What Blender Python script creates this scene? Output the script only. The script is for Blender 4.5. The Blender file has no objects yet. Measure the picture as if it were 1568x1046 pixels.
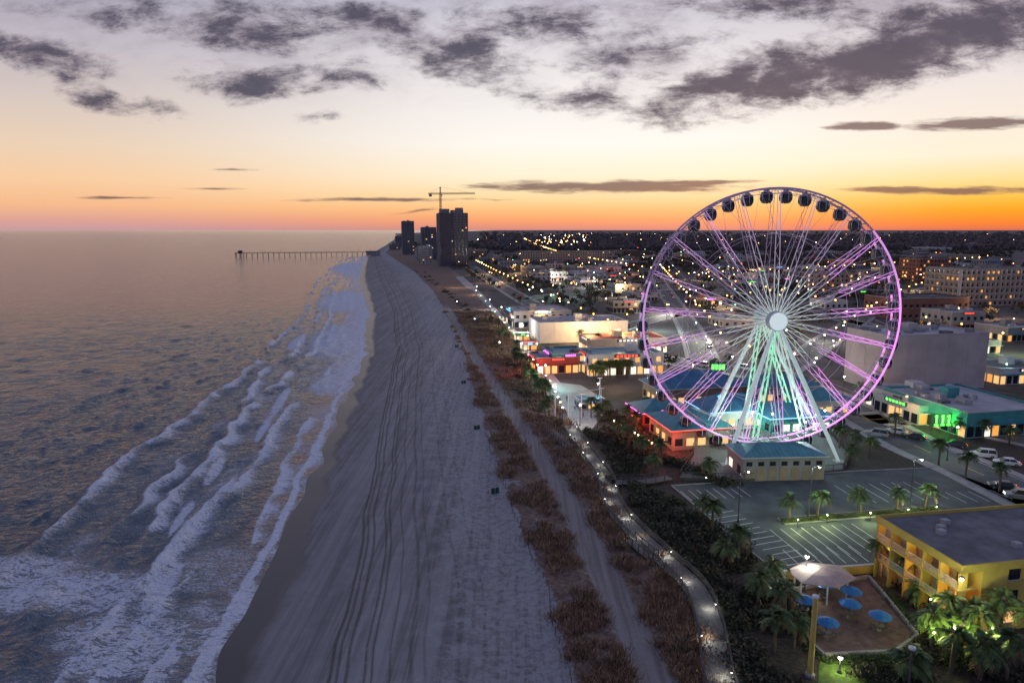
import bpy, math, random
import numpy as np
from mathutils import Vector, Matrix
random.seed(11); rng=np.random.default_rng(11)
scene=bpy.context.scene
# ---------------------------------------------------------------- survey frame
# metres, x right, y away from the drone, z up. Land z=0, sea level z=-1.2
H=46.0; FL=1050.0; TH=math.atan(171/1050.0); ST,CT=math.sin(TH),math.cos(TH)
SEA=-1.2; ROT=0.19
def G(u,v,z=0.0):
    """survey reading -> ground position (x,y) on the level z"""
    a=(u-784)/FL; b=(v-523)/FL
    t=(H-z)/(ST+b*CT)
    return (a*t, t*(CT-b*ST))
def line(pts,z=0.0):
    P=sorted([G(u,v,z) for u,v in pts],key=lambda p:p[1])
    return np.array([p[1] for p in P]),np.array([p[0] for p in P])
def ev(L,y):
    ys,xs=L; y=np.asarray(y,float)
    r=np.interp(y,ys,xs)
    s0=(xs[3]-xs[0])/(ys[3]-ys[0])
    return np.where(y<ys[0],xs[0]+(y-ys[0])*s0,r)
L_shore=line([(320,1046),(343,995),(378,940),(402,885),(430,835),(440,800),(470,740),(492,690),(512,645),(530,600),(548,562),(560,538),(558,510),(564,480),(556,450),(550,430),(553,410),(560,396),(574,385),(590,376),(602,368),(608,362),(604,358)],SEA)
L_toe=line([(872,1046),(852,970),(835,900),(797,810),(772,745),(748,680),(722,600),(706,530),(690,495),(662,445),(632,415),(604,397),(590,387),(600,378),(610,369),(614,362),(608,358)])
L_track=line([(1005,1046),(962,960),(935,900),(885,800),(850,735),(815,680),(775,620),(740,565),(715,525),(693,485),(665,445),(640,420),(607,398)])
BWPX=[(1112,1075),(1100,1046),(1085,960),(1062,905),(1015,860),(965,812),(937,775),(927,738),(902,702),(880,672),(872,655)]
L_inl=line(BWPX[1:]+[(852,610),(822,570),(795,530),(770,500),(745,470),(720,440),(700,420),(680,405),(660,395),(640,383),(630,372),(622,362)])

# ---------------------------------------------------------------- node helpers
def nd(nt,typ,inp=None,**at):
    n=nt.nodes.new(typ)
    for k,v in at.items(): setattr(n,k,v)
    if inp:
        for k,v in inp.items():
            s=n.inputs[k]
            if isinstance(v,bpy.types.NodeSocket): nt.links.new(v,s)
            else: s.default_value=v
    return n
def mth(nt,op,a,b=0.0,c=None,clamp=False):
    d={0:a,1:b}
    if c is not None: d[2]=c
    return nd(nt,'ShaderNodeMath',d,operation=op,use_clamp=clamp).outputs[0]
def sstep(nt,x,lo,hi):
    return nd(nt,'ShaderNodeMapRange',{0:x,1:lo,2:hi,3:0.0,4:1.0},interpolation_type='SMOOTHSTEP').outputs[0]
def mixc(nt,f,a,b,bt='MIX'):
    n=nd(nt,'ShaderNodeMix',data_type='RGBA',blend_type=bt)
    for k,v in ((0,f),(6,a),(7,b)):
        if isinstance(v,bpy.types.NodeSocket): nt.links.new(v,n.inputs[k])
        else: n.inputs[k].default_value=(tuple(v)+(1,))[:4] if k else v
    return n.outputs[2]
def lin(r,g,b):
    f=lambda c:((c/255)/12.92 if c/255<=.04045 else ((c/255+.055)/1.055)**2.4)
    return (f(r),f(g),f(b),1)
def ramp(nt,fac,stops,interp='LINEAR'):
    n=nd(nt,'ShaderNodeValToRGB',{0:fac}); cr=n.color_ramp; cr.interpolation=interp
    while len(cr.elements)>1: cr.elements.remove(cr.elements[-1])
    cr.elements[0].position=stops[0][0]; cr.elements[0].color=stops[0][1]
    for p,c in stops[1:]:
        e=cr.elements.new(p); e.color=c
    return n.outputs[0]
MATS={}
def M(name,col=(.3,.3,.3),rough=.8,var=.25,scale=1.0,bump=0.0,metal=0.0,emit=None,es=0.0,spec=.5,samp=False):
    if name in MATS: return MATS[name]
    m=bpy.data.materials.new(name); m.use_nodes=True; nt=m.node_tree
    bs=nt.nodes['Principled BSDF']
    tc=nd(nt,'ShaderNodeTexCoord').outputs['Object']
    no=nd(nt,'ShaderNodeTexNoise',{'Vector':tc,'Scale':scale,'Detail':4.0,'Roughness':.6}).outputs[0]
    f=sstep(nt,no,.3,.7)
    c=mixc(nt,f,tuple(x*(1-var) for x in col),tuple(min(1,x*(1+var)) for x in col))
    nt.links.new(c,bs.inputs['Base Color'])
    bs.inputs['Roughness'].default_value=rough; bs.inputs['Metallic'].default_value=metal
    bs.inputs['Specular IOR Level'].default_value=spec
    if bump:
        bn=nd(nt,'ShaderNodeBump',{'Height':no,'Strength':.6,'Distance':bump})
        nt.links.new(bn.outputs[0],bs.inputs['Normal'])
    if emit:
        bs.inputs['Emission Color'].default_value=tuple(emit)+(1,)
        bs.inputs['Emission Strength'].default_value=es
        if not samp:
            try: m.cycles.emission_sampling='NONE'
            except Exception: pass
    MATS[name]=m; return m
# palette
M('steel_white',(.72,.72,.74),.4,.08,2); M('steel_dark',(.06,.06,.07),.5,.2,2)
M('wood_deck',(.155,.145,.14),.8,.25,3,.02); M('wood_grey',(.085,.075,.068),.85,.3,2)
M('concrete',(.34,.33,.32),.85,.15,.5,.01); M('paver',(.36,.34,.34),.8,.2,.8,.01)
M('asphalt',(.085,.095,.10),.75,.3,.25,.01); M('paint_white',(.75,.75,.72),.6,.08,2); M('paint_yellow',(.65,.45,.05),.6,.1,2)
M('brick_paving',(.14,.085,.075),.8,.35,.9,.01)
M('roof_grey',(.16,.16,.17),.85,.3,.3); M('roof_light',(.42,.41,.42),.8,.22,.2); M('roof_dark',(.07,.07,.08),.85,.3,.3)
M('roof_teal',(.06,.24,.29),.45,.2,.4); M('roof_blue',(.05,.17,.30),.5,.2,.4); M('roof_brown',(.12,.07,.05),.8,.3,.3); M('roof_red',(.35,.06,.04),.7,.2,.4)
M('wall_white',(.60,.58,.56),.8,.08,.3); M('wall_beige',(.40,.32,.25),.85,.15,.3); M('wall_grey',(.28,.26,.27),.85,.12,.2)
M('wall_pinkgrey',(.50,.43,.41),.85,.14,.12); M('wall_brick',(.20,.09,.07),.85,.2,.6); M('wall_yellow',(.58,.42,.10),.8,.12,.4)
M('wall_teal',(.06,.28,.28),.7,.15,.4); M('wall_tan',(.32,.24,.17),.85,.15,.4); M('wall_dark',(.09,.08,.095),.7,.2,.3); M('wall_red',(.40,.06,.04),.7,.15,.4); M('wall_slate',(.20,.195,.22),.7,.15,.2)
M('glass_dark',(.02,.025,.035),.12,.1,1); M('frame_white',(.5,.5,.5),.5,.05,1)
M('win_warm',(.3,.2,.1),.5,.1,1,emit=(1,.58,.22),es=1.0); M('win_white',(.3,.3,.3),.5,.1,1,emit=(1,.88,.68),es=1.25)
M('win_orange',(.3,.2,.1),.5,.1,1,emit=(1,.42,.08),es=.95); M('win_green',(.1,.3,.1),.5,.1,1,emit=(.2,1,.45),es=1.2)
M('neon_green',(.1,.5,.1),.5,0,1,emit=(.12,1,.10),es=2.8); M('neon_pink',(.5,.1,.5),.5,0,1,emit=(1,.12,.75),es=4)
M('neon_red',(.5,.05,.03),.5,0,1,emit=(1,.06,.03),es=2.6); M('neon_blue',(.1,.2,.6),.5,0,1,emit=(.15,.5,1),es=3)
M('bulb_warm',(1,.8,.5),.5,0,1,emit=(1,.62,.25),es=20); M('bulb_white',(1,1,1),.5,0,1,emit=(1,.93,.76),es=24)
M('bulb_orange',(1,.6,.3),.5,0,1,emit=(1,.40,.08),es=16); M('bulb_green',(.6,1,.7),.5,0,1,emit=(.35,1,.55),es=14)
M('bulb_red',(1,.2,.2),.5,0,1,emit=(1,.10,.05),es=10); M('bulb_blue',(.5,.7,1),.5,0,1,emit=(.5,.7,1),es=14)
M('led_pink',(.5,.4,.52),.4,.05,1,emit=(.70,.27,.74),es=.92); M('rim_glow_dim',(.24,.19,.27),.4,.05,1,emit=(.34,.19,.42),es=.26)  # dim violet: glow put on rim tubing that has no LEDs
M('led_magenta',(.6,.3,.6),.4,.05,1,emit=(.88,.27,.88),es=1.15); M('led_soft',(.5,.45,.52),.4,.05,1,emit=(.58,.42,.62),es=.42)
M('led_lilac',(.5,.42,.52),.4,.05,1,emit=(.60,.32,.68),es=.75); M('led_white',(.65,.68,.66),.4,.05,1,emit=(.66,.80,.72),es=.55); M('spoke_rear',(.34,.30,.36),.5,.05,1,emit=(.50,.3,.56),es=.22)
M('led_hub',(.9,.9,.9),.4,0,1,emit=(.72,.85,.85),es=.6)
M('leg_lit',(.80,.83,.82),.45,.05,1,emit=(.50,.68,.64),es=.34); M('leg_lit_green',(.6,.8,.7),.45,.05,1,emit=(.20,.95,.50),es=.48)  # legs self-glow, imitating floodlight on their white paint
M('leaf_dark',(.035,.042,.022),.7,.4,.8); M('leaf_mid',(.055,.065,.03),.7,.4,.8); M('leaf_olive',(.10,.075,.045),.75,.4,.8)
M('far_leaf_a',(.16,.12,.12),.8,.3,.02); M('far_leaf_b',(.22,.165,.165),.8,.3,.02); M('far_leaf_c',(.12,.095,.095),.8,.3,.02)  # distant haze put into the leaf colour as a paler purple-brown
M('palm_leaf',(.06,.10,.03),.55,.35,2); M('palm_leaf_light',(.11,.16,.045),.55,.3,2); M('palm_dead',(.16,.10,.05),.8,.3,2); M('bark',(.12,.09,.07),.9,.3,4,.03)
M('dune_blade_a',(.30,.16,.10),.8,.35,.5); M('dune_blade_b',(.18,.095,.065),.8,.35,.5); M('dune_blade_c',(.42,.31,.19),.8,.3,.5)
M('hedge',(.05,.11,.02),.7,.4,2); M('lawn',(.07,.13,.02),.9,.4,1.5,.03)
M('umbrella_blue',(.02,.16,.42),.7,.15,2); M('canvas_pink',(.40,.31,.31),.7,.12,1)
M('skin',(.45,.28,.2),.6,.05,5); M('cloth_dark',(.04,.05,.08),.8,.2,5); M('cloth_red',(.35,.05,.05),.8,.2,5); M('cloth_white',(.6,.6,.6),.8,.1,5); M('hair',(.04,.025,.02),.8,.2,8)
M('car_white',(.7,.7,.7),.25,.04,1); M('car_silver',(.35,.36,.38),.25,.06,1,metal=.4); M('car_dark',(.04,.045,.06),.25,.1,1); M('car_red',(.35,.03,.03),.25,.1,1); M('rubber',(.02,.02,.02),.9,.2,4)
M('headlight',(1,1,1),.3,0,1,emit=(1,.95,.8),es=8); M('taillight',(.5,0,0),.3,0,1,emit=(1,.05,.02),es=3)
M('barrel_green',(.02,.07,.05),.6,.2,3); M('crane_yellow',(.35,.16,.04),.6,.15,1)

# ---------------------------------------------------------------- mesh builder
class MB:
    def __init__(s): s.v=[]; s.f=[]; s.m=[]; s.names=[]
    def mi(s,n):
        if n not in s.names: s.names.append(n)
        return s.names.index(n)
    def face(s,pts,mat):
        i=len(s.v); s.v+= [tuple(p) for p in pts]; s.f.append(tuple(range(i,i+len(pts)))); s.m.append(s.mi(mat))
    def box(s,c,size,mat,rot=0.0,top=None):
        """c = centre x,y and bottom z"""
        cx,cy,z0=c; sx,sy,sz=size; co,si=math.cos(rot),math.sin(rot); i=len(s.v)
        for z in (z0,z0+sz):
            for dx,dy in ((-1,-1),(1,-1),(1,1),(-1,1)):
                x,y=dx*sx/2,dy*sy/2; s.v.append((cx+x*co-y*si,cy+x*si+y*co,z))
        k=s.mi(mat); kt=s.mi(top) if top else k
        for f,mm in (((3,2,1,0),k),((4,5,6,7),kt),((0,1,5,4),k),((1,2,6,5),k),((2,3,7,6),k),((3,0,4,7),k)):
            s.f.append(tuple(i+j for j in f)); s.m.append(mm)
    def tube(s,p0,p1,r0,r1,mat,n=6,cap=True):
        p0=Vector(p0);p1=Vector(p1);d=(p1-p0)
        if d.length<1e-6: return
        d.normalize(); a=d.orthogonal().normalized(); b=d.cross(a); i=len(s.v); k=s.mi(mat)
        for p,r in ((p0,r0),(p1,r1)):
            for j in range(n):
                t=2*math.pi*j/n; s.v.append(tuple(p+a*(r*math.cos(t))+b*(r*math.sin(t))))
        for j in range(n):
            s.f.append((i+j,i+(j+1)%n,i+n+(j+1)%n,i+n+j)); s.m.append(k)
        if cap:
            s.f.append(tuple(i+n-1-j for j in range(n))); s.m.append(k)
            s.f.append(tuple(i+n+j for j in range(n))); s.m.append(k)
    def lathe(s,c,prof,mat,n=12,sx=1,sy=1):
        cx,cy,cz=c; i=len(s.v); k=s.mi(mat) if isinstance(mat,str) else None
        for r,z in prof:
            for j in range(n):
                t=2*math.pi*(j+.5)/n; s.v.append((cx+r*sx*math.cos(t),cy+r*sy*math.sin(t),cz+z))
        for q in range(len(prof)-1):
            kk=k if k is not None else s.mi(mat[q])
            for j in range(n):
                s.f.append((i+q*n+j,i+q*n+(j+1)%n,i+(q+1)*n+(j+1)%n,i+(q+1)*n+j)); s.m.append(kk)
    def ball(s,c,r,mat,n=8):
        s.lathe(c,[(r*math.sin(math.pi*q/5)+1e-4,-r*math.cos(math.pi*q/5)) for q in range(6)],mat,n)
    def build(s,name,loc=(0,0,0),rot=0,parent=None,smooth=False):
        me=bpy.data.meshes.new(name); me.from_pydata(s.v,[],s.f)
        for n in s.names: me.materials.append(MATS[n])
        me.polygons.foreach_set('material_index',s.m)
        if smooth: me.polygons.foreach_set('use_smooth',[True]*len(s.f))
        me.update(); o=bpy.data.objects.new(name,me); scene.collection.objects.link(o)
        o.location=loc; o.rotation_euler=(0,0,rot)
        if parent: o.parent=parent
        return o
def inst(name,me,loc,rot=0,sc=1,parent=None):
    o=bpy.data.objects.new(name,me); scene.collection.objects.link(o); o.location=loc; o.rotation_euler=(0,0,rot); o.scale=(sc,)*3
    if parent: o.parent=parent
    return o
def mesh_np(name,V,F,mats,mi=None,smooth=False,attrs=None,uv=None):
    me=bpy.data.meshes.new(name); n=len(V); m=len(F)
    me.vertices.add(n); me.vertices.foreach_set('co',np.ascontiguousarray(V,dtype=np.float32).ravel())
    me.loops.add(4*m); me.loops.foreach_set('vertex_index',np.ascontiguousarray(F,dtype=np.int32).ravel())
    me.polygons.add(m); me.polygons.foreach_set('loop_start',np.arange(0,4*m,4,dtype=np.int32))
    for x in mats: me.materials.append(x)
    if mi is not None: me.polygons.foreach_set('material_index',np.ascontiguousarray(mi,dtype=np.int32))
    if smooth: me.polygons.foreach_set('use_smooth',np.ones(m,dtype=bool))
    me.update(calc_edges=True)
    for k,a in (attrs or {}).items():
        me.attributes.new(k,'FLOAT','POINT').data.foreach_set('value',np.ascontiguousarray(a,dtype=np.float32))
    o=bpy.data.objects.new(name,me); scene.collection.objects.link(o); return o
def pointlight(loc,col,W,parent=None,r=.25,name='lamp_light'):
    l=bpy.data.lights.new(name,'POINT'); l.energy=W; l.color=col; l.shadow_soft_size=r
    o=bpy.data.objects.new(name,l); scene.collection.objects.link(o); o.location=loc
    if parent: o.parent=parent
    return o
# numpy value noise
_T=rng.random((257,257))
def vn(x,y):
    x=np.asarray(x,float);y=np.asarray(y,float)
    xi=np.floor(x);yi=np.floor(y);fx=x-xi;fy=y-yi;fx=fx*fx*(3-2*fx);fy=fy*fy*(3-2*fy)
    xi=xi.astype(np.int64)%256;yi=yi.astype(np.int64)%256
    return (_T[xi,yi]*(1-fx)+_T[xi+1,yi]*fx)*(1-fy)+(_T[xi,yi+1]*(1-fx)+_T[xi+1,yi+1]*fx)*fy
def fbm(x,y,o=4):
    s=0;a=.5
    for k in range(o): s=s+a*vn(x*2**k+17*k,y*2**k+31*k); a*=.5
    return s/(1-.5**o)
def ss(x,a,b):
    t=np.clip((x-a)/(b-a),0,1); return t*t*(3-2*t)
def gridfaces(R,C):
    i=np.arange(R-1)[:,None]*C+np.arange(C-1)[None,:]; i=i.ravel()
    return np.stack([i,i+1,i+C+1,i+C],1)
ys=[-3000,-800,-200,-50,0,25,40,50]; y=55.0
while y<520: ys.append(y); y*=1.0052
while y<60000: ys.append(y); y*=1.035
YS=np.array(ys); R=len(YS)

# ---------------------------------------------------------------- ground sheet
xs=ev(L_shore,YS); xd=ev(L_toe,YS); xd=np.maximum(xd,xs+4); xt=ev(L_track,YS); xb=ev(L_inl,YS)
fr=np.linspace(-.45,1,125)
ml=list(np.arange(.4,62,.42)); m_=63.0
while m_<90000: ml.append(m_); m_*=1.09
ml=np.array(ml)
X=np.concatenate([xs[:,None]+(xd-xs)[:,None]*fr[None,:], xd[:,None]+ml[None,:]],1)
FR=np.concatenate([np.repeat(fr[None,:],R,0),1+ml[None,:]/40+0*YS[:,None]],1)
Y=np.repeat(YS[:,None],X.shape[1],1)
XT=xt[:,None];XB=xb[:,None];XD=xd[:,None]
wob=(fbm(X/5,Y/5)-.5)*2.4
trk=1-ss(np.abs(X-XT+wob*.4),1.5,2.3); trk*=ss(-Y,-430,-380)
dune=ss(X-XD+wob,-.8,1.2)*(1-ss(X-XB,-1,1.5))
inl=ss(X-XB,-1.0,1.5)
z=np.where(FR<1,SEA-SEA*np.clip(FR,-1,1)**1.0*np.where(FR<0,1.6,1),0.0)
near=1-ss(Y,400,600)
z=z+near*(dune*(1-trk)*(fbm(X/3.1,Y/4.3)-.25)*1.0 + (FR>.05)*(FR<1)*(fbm(X/2.2,Y/6)-.5)*.18*ss(FR,.1,.5))
z=z+near*(FR<.35)*(FR>-.2)*(vn(X*0+3,Y/9)-.5)*.12
Vg=np.stack([X,Y,z],2).reshape(-1,3)
gm=bpy.data.materials.new('ground_sand_and_soil'); gm.use_nodes=True; nt=gm.node_tree; bs=nt.nodes['Principled BSDF']
pos=nd(nt,'ShaderNodeTexCoord').outputs['Object']
att=lambda n:nd(nt,'ShaderNodeAttribute',attribute_name=n).outputs['Fac']
afr,atr,adu,ain=att('frac'),att('track'),att('dune'),att('inland')
def noise(nt,vec,sc,det=4,ro=.55,stretch=None,dis=0.0):
    if stretch: vec=nd(nt,'ShaderNodeMapping',{0:vec,2:(0,0,ROT*-1+0.0),3:stretch}).outputs[0]
    return nd(nt,'ShaderNodeTexNoise',{'Vector':vec,'Scale':sc,'Detail':float(det),'Roughness':ro,'Distortion':dis}).outputs[0]
n1=noise(nt,pos,.35,5); n2=noise(nt,pos,1.6,5,.65); n3=noise(nt,pos,.05,3); nst=noise(nt,pos,1.0,4,.6,(1.5,.04,1)); nst2=noise(nt,pos,.35,3,.6,(1.0,.03,1))
sand=mixc(nt,sstep(nt,n1,.3,.7),(.235,.222,.222),(.305,.288,.285))
sand=mixc(nt,mth(nt,'MULTIPLY',sstep(nt,nst,.44,.58),.6),sand,(.14,.127,.126))
sand=mixc(nt,mth(nt,'MULTIPLY',sstep(nt,nst2,.45,.62),.45),sand,(.38,.365,.37))
# wheel ruts running along the beach
fw=mth(nt,'ADD',afr,mth(nt,'MULTIPLY',mth(nt,'SUBTRACT',noise(nt,pos,.035,2),.5),.05))
st=[(0,(0,0,0,1))]
for c,w,k in ((.335,.007,1),(.354,.005,1),(.380,.006,.9),(.43,.005,.75),(.449,.005,.75),(.50,.005,.5),(.56,.010,.6),(.60,.006,.5),(.70,.009,.5),(.78,.007,.45)):
    st+=[(c-w,(0,0,0,1)),(c,(k,k,k,1)),(c+w,(0,0,0,1))]
st=st[:31]
rut=ramp(nt,fw,st); rut=mth(nt,'MULTIPLY',nd(nt,'ShaderNodeSeparateColor',{0:rut}).outputs[0],sstep(nt,n2,.25,.48))
sand=mixc(nt,mth(nt,'MULTIPLY',rut,.9),sand,(.06,.05,.048))
ch=mth(nt,'MULTIPLY',sstep(nt,mth(nt,'ADD',afr,mth(nt,'MULTIPLY',mth(nt,'SUBTRACT',n1,.5),.5)),.55,.8),sstep(nt,noise(nt,pos,1.1,6,.75),.42,.56))
sand=mixc(nt,mth(nt,'MULTIPLY',ch,.6),sand,(.43,.425,.45))
wetf=mth(nt,'SUBTRACT',1.0,sstep(nt,mth(nt,'ADD',afr,mth(nt,'MULTIPLY',mth(nt,'SUBTRACT',noise(nt,pos,.09,3),.5),.16)),.08,.14))
damp=mth(nt,'SUBTRACT',1.0,sstep(nt,afr,.12,.45))
sand=mixc(nt,mth(nt,'MULTIPLY',damp,.3),sand,(.17,.157,.157))
sand=mixc(nt,wetf,sand,(.075,.066,.066))
soil=mixc(nt,sstep(nt,n2,.4,.6),(.24,.16,.12),(.13,.08,.062))
vm=sstep(nt,mth(nt,'ADD',mth(nt,'MULTIPLY',adu,.60),mth(nt,'SUBTRACT',noise(nt,pos,.42,5,.65),.5)),.40,.54)
vm=mth(nt,'MULTIPLY',vm,mth(nt,'SUBTRACT',1.0,atr))
c=mixc(nt,vm,sand,soil)
pth=mixc(nt,sstep(nt,nst,.4,.65),(.34,.295,.28),(.23,.19,.175))
c=mixc(nt,atr,c,pth)
town=mixc(nt,sstep(nt,noise(nt,pos,.012,6,.7),.42,.58),(.085,.075,.08),(.14,.12,.12))
town=mixc(nt,sstep(nt,noise(nt,pos,.03,6,.7),.48,.6),town,(.055,.055,.042))
nearf=mth(nt,'SUBTRACT',1.0,sstep(nt,nd(nt,'ShaderNodeSeparateXYZ',{0:pos}).outputs[1],150,190))
town=mixc(nt,nearf,town,mixc(nt,sstep(nt,n2,.4,.6),(.085,.058,.045),(.04,.033,.025)))
c=mixc(nt,ain,c,town)
nt.links.new(c,bs.inputs['Base Color'])
ro=mth(nt,'SUBTRACT',.9,mth(nt,'MULTIPLY',wetf,.55)); nt.links.new(ro,bs.inputs['Roughness'])
hh=mth(nt,'ADD',mth(nt,'MULTIPLY',n2,mth(nt,'ADD',.35,sstep(nt,afr,.4,.8))),mth(nt,'MULTIPLY',rut,-.7))
hh=mth(nt,'MULTIPLY',hh,mth(nt,'SUBTRACT',1.0,wetf))
bp=nd(nt,'ShaderNodeBump',{'Height':hh,'Strength':1.0,'Distance':.32}); nt.links.new(bp.outputs[0],bs.inputs['Normal'])
mesh_np('ground',Vg,gridfaces(R,X.shape[1]),[gm],smooth=True,attrs={'frac':FR.ravel(),'track':trk.ravel(),'dune':dune.ravel(),'inland':inl.ravel()})

# ---------------------------------------------------------------- sea
dl=list(np.arange(-3,72,.33)); m_=73.0
while m_<120000: dl.append(m_); m_*=1.04
D=np.array(dl)[::-1]; C=len(D)
X=xs[:,None]-D[None,:]; Y=np.repeat(YS[:,None],C,1); DD=np.repeat(D[None,:],R,0)
foam=np.zeros_like(X); hz=np.zeros_like(X)
nr=1-ss(Y,1100,1500)
for Dk,seed,amp,ht in ((3.5,3,1.0,.15),(7,61,1.0,.2),(11,9,1.0,.35),(16,21,1.0,.5),(22,37,1.0,.75),(29,53,1.0,.8),(38,71,.9,.8)):
    dk=Dk+5*(vn(Y/45+seed,Y*0+seed)-.5)+2.0*(vn(Y/8+seed,Y*0+seed+5)-.5)+.7*(vn(Y/2.2+seed,Y*0+seed+9)-.5)
    A=ss(vn(Y/24+seed*3.3,Y*0+seed*1.7),.28,.55)*amp*(.62+.6*vn(Y/4+seed,Y*0+3))
    b=dk-DD
    body=np.where(b>0,np.exp(-b/(1.0+2.2*A)),np.exp(b/.25))
    tail=np.where(b>0,.58*np.exp(-b/6.0),0)
    foam=np.maximum(foam,A*np.maximum(body,tail)*1.1)
    hz+=ht*(.35+.65*A)*np.exp(-((b)/1.3)**2)
foam=np.maximum(foam,(.80*np.exp(-(np.maximum(DD,0)/16)**2)*ss(vn(Y/33+4,Y*0+8),.0,.45)*ss(Y,100,210)))
foam=np.maximum(foam,1.0*(1-ss(np.abs(DD-.9-1.6*vn(Y/5,Y*0+2)),.35,1.1)))
foam=np.maximum(foam,.58*(1-ss(DD,1,8))*fbm(X/3,Y/3)*1.6)
foam=np.maximum(foam,(.50*(fbm(X/6,Y/9)*1.4)*(1-ss(DD,30,42))))
for u,v,rx,ry,k in ((90,905,17,7,.80),(200,975,11,7,.74),(20,870,14,5,.72),(262,850,1.5,14,1.0),(280,790,1.2,9,1.0),(330,720,1.3,10,.95),(430,615,1.8,22,1.0),(405,655,1.5,14,.95),(520,520,16,60,.85),(510,590,9,18,.8),(455,525,4,26,.95),(530,460,22,90,.92),(535,410,24,160,.92),(250,900,2,9,.95),(160,1020,7,4,.74),(330,870,9,10,.55),(300,960,7,9,.58)):
    cx,cy=G(u,v,SEA); q=((X-cx+(Y-cy)*.2)/rx)**2+((Y-cy)/ry)**2
    foam=np.maximum(foam,k*np.exp(-q*q)*(.70+.5*fbm(X/2.5,Y/1.6)))
foam*=nr
far=(1-ss(Y,260,480))
off=ss(DD,2,16)
hz=hz*off*nr
wv_=DD+9*(fbm(X/30,Y/34)-.5)*2
hz+=far*off*(.34*(.3+vn(X/14+5,Y/16))*np.maximum(0,np.sin(wv_*2*np.pi/11.5))**3)
hz+=far*off*((fbm(X/7.5+2,Y/10)-.5)*.80+(fbm(X/2.6,Y/2.6+9)-.5)*.52)
Vw=np.stack([X,Y,SEA+hz],2).reshape(-1,3)
wm=bpy.data.materials.new('sea_water'); wm.use_nodes=True; nt=wm.node_tree; bs=nt.nodes['Principled BSDF']
pos=nd(nt,'ShaderNodeTexCoord').outputs['Object']
fo=nd(nt,'ShaderNodeAttribute',attribute_name='foam').outputs['Fac']
w1=noise(nt,pos,.16,3,.5,(1.0,.7,1)); w2=noise(nt,pos,.7,4,.55,(.75,.95,1),.3); w3=noise(nt,pos,3.0,3,.6)
web=noise(nt,pos,.55,6,.68,(.7,1.5,1),1.4); webf=noise(nt,pos,2.0,6,.72,(.7,1.5,1),.8)
r1=mth(nt,'SUBTRACT',1.0,mth(nt,'MULTIPLY',mth(nt,'ABSOLUTE',mth(nt,'SUBTRACT',web,.5)),7.0),clamp=True)
r2=mth(nt,'SUBTRACT',1.0,mth(nt,'MULTIPLY',mth(nt,'ABSOLUTE',mth(nt,'SUBTRACT',webf,.5)),8.0),clamp=True)
lace=mth(nt,'ADD',mth(nt,'ADD',mth(nt,'MULTIPLY',r1,.34),mth(nt,'MULTIPLY',r2,.26)),mth(nt,'MULTIPLY',webf,.45))
ff=sstep(nt,mth(nt,'ADD',fo,mth(nt,'MULTIPLY',mth(nt,'SUBTRACT',lace,.5),1.35)),.58,.80)
ff=mth(nt,'MULTIPLY',ff,sstep(nt,fo,.16,.45))
deep=mixc(nt,sstep(nt,w1,.35,.65),(.06,.10,.155),(.09,.135,.19))
shal=mixc(nt,sstep(nt,fo,.1,.7),deep,(.20,.27,.34))
c=mixc(nt,mth(nt,'MULTIPLY',ff,.95),shal,(.80,.83,.92)); nt.links.new(c,bs.inputs['Base Color'])
nt.links.new(mth(nt,'ADD',.14,mth(nt,'MULTIPLY',ff,.7)),bs.inputs['Roughness'])
h=mth(nt,'ADD',mth(nt,'MULTIPLY',w1,1.8),mth(nt,'ADD',mth(nt,'MULTIPLY',w2,1.3),mth(nt,'MULTIPLY',w3,.24)))
h=mth(nt,'ADD',h,mth(nt,'MULTIPLY',ff,.12))
bp=nd(nt,'ShaderNodeBump',{'Height':h,'Strength':1.0,'Distance':1.3}); nt.links.new(bp.outputs[0],bs.inputs['Normal'])
bs.inputs['IOR'].default_value=1.33
mesh_np('sea_water',Vw,gridfaces(R,C),[wm],smooth=True,attrs={'foam':foam.ravel()})

# ---------------------------------------------------------------- strips (roads, decks)
def smooth_line(P,step=1.5):
    P=[Vector((p[0],p[1],0)) for p in P]; out=[]
    Q=[P[0]*2-P[1]]+P+[P[-1]*2-P[-2]]
    for i in range(1,len(Q)-2):
        n=max(2,int((Q[i+1]-Q[i]).length/step))
        for k in range(n):
            t=k/n; a,b,c,d=Q[i-1],Q[i],Q[i+1],Q[i+2]
            out.append(.5*((2*b)+(c-a)*t+(2*a-5*b+4*c-d)*t*t+(3*b-a-3*c+d)*t**3))
    out.append(P[-1]); return out
def normals(L):
    N=[]
    for i in range(len(L)):
        d=(L[min(i+1,len(L)-1)]-L[max(i-1,0)]).normalized(); N.append(Vector((d.y,-d.x,0)))
    return N
def strip(mb,L,off0,off1,z,mat,z1=None,a=0,b=None):
    N=normals(L); b=b or len(L)
    for i in range(a,min(b,len(L))-1):
        p=[L[i]+N[i]*off0,L[i]+N[i]*off1,L[i+1]+N[i+1]*off1,L[i+1]+N[i+1]*off0]
        if z1 is None: mb.face([(q.x,q.y,z) for q in (p[3],p[2],p[1],p[0])][::-1],mat)
        else:
            lo=[(q.x,q.y,z) for q in p]; hi=[(q.x,q.y,z1) for q in p]
            mb.face(hi,mat); mb.face([lo[0],hi[0],hi[3],lo[3]],mat); mb.face([lo[1],lo[2],hi[2],hi[1]],mat)
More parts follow.
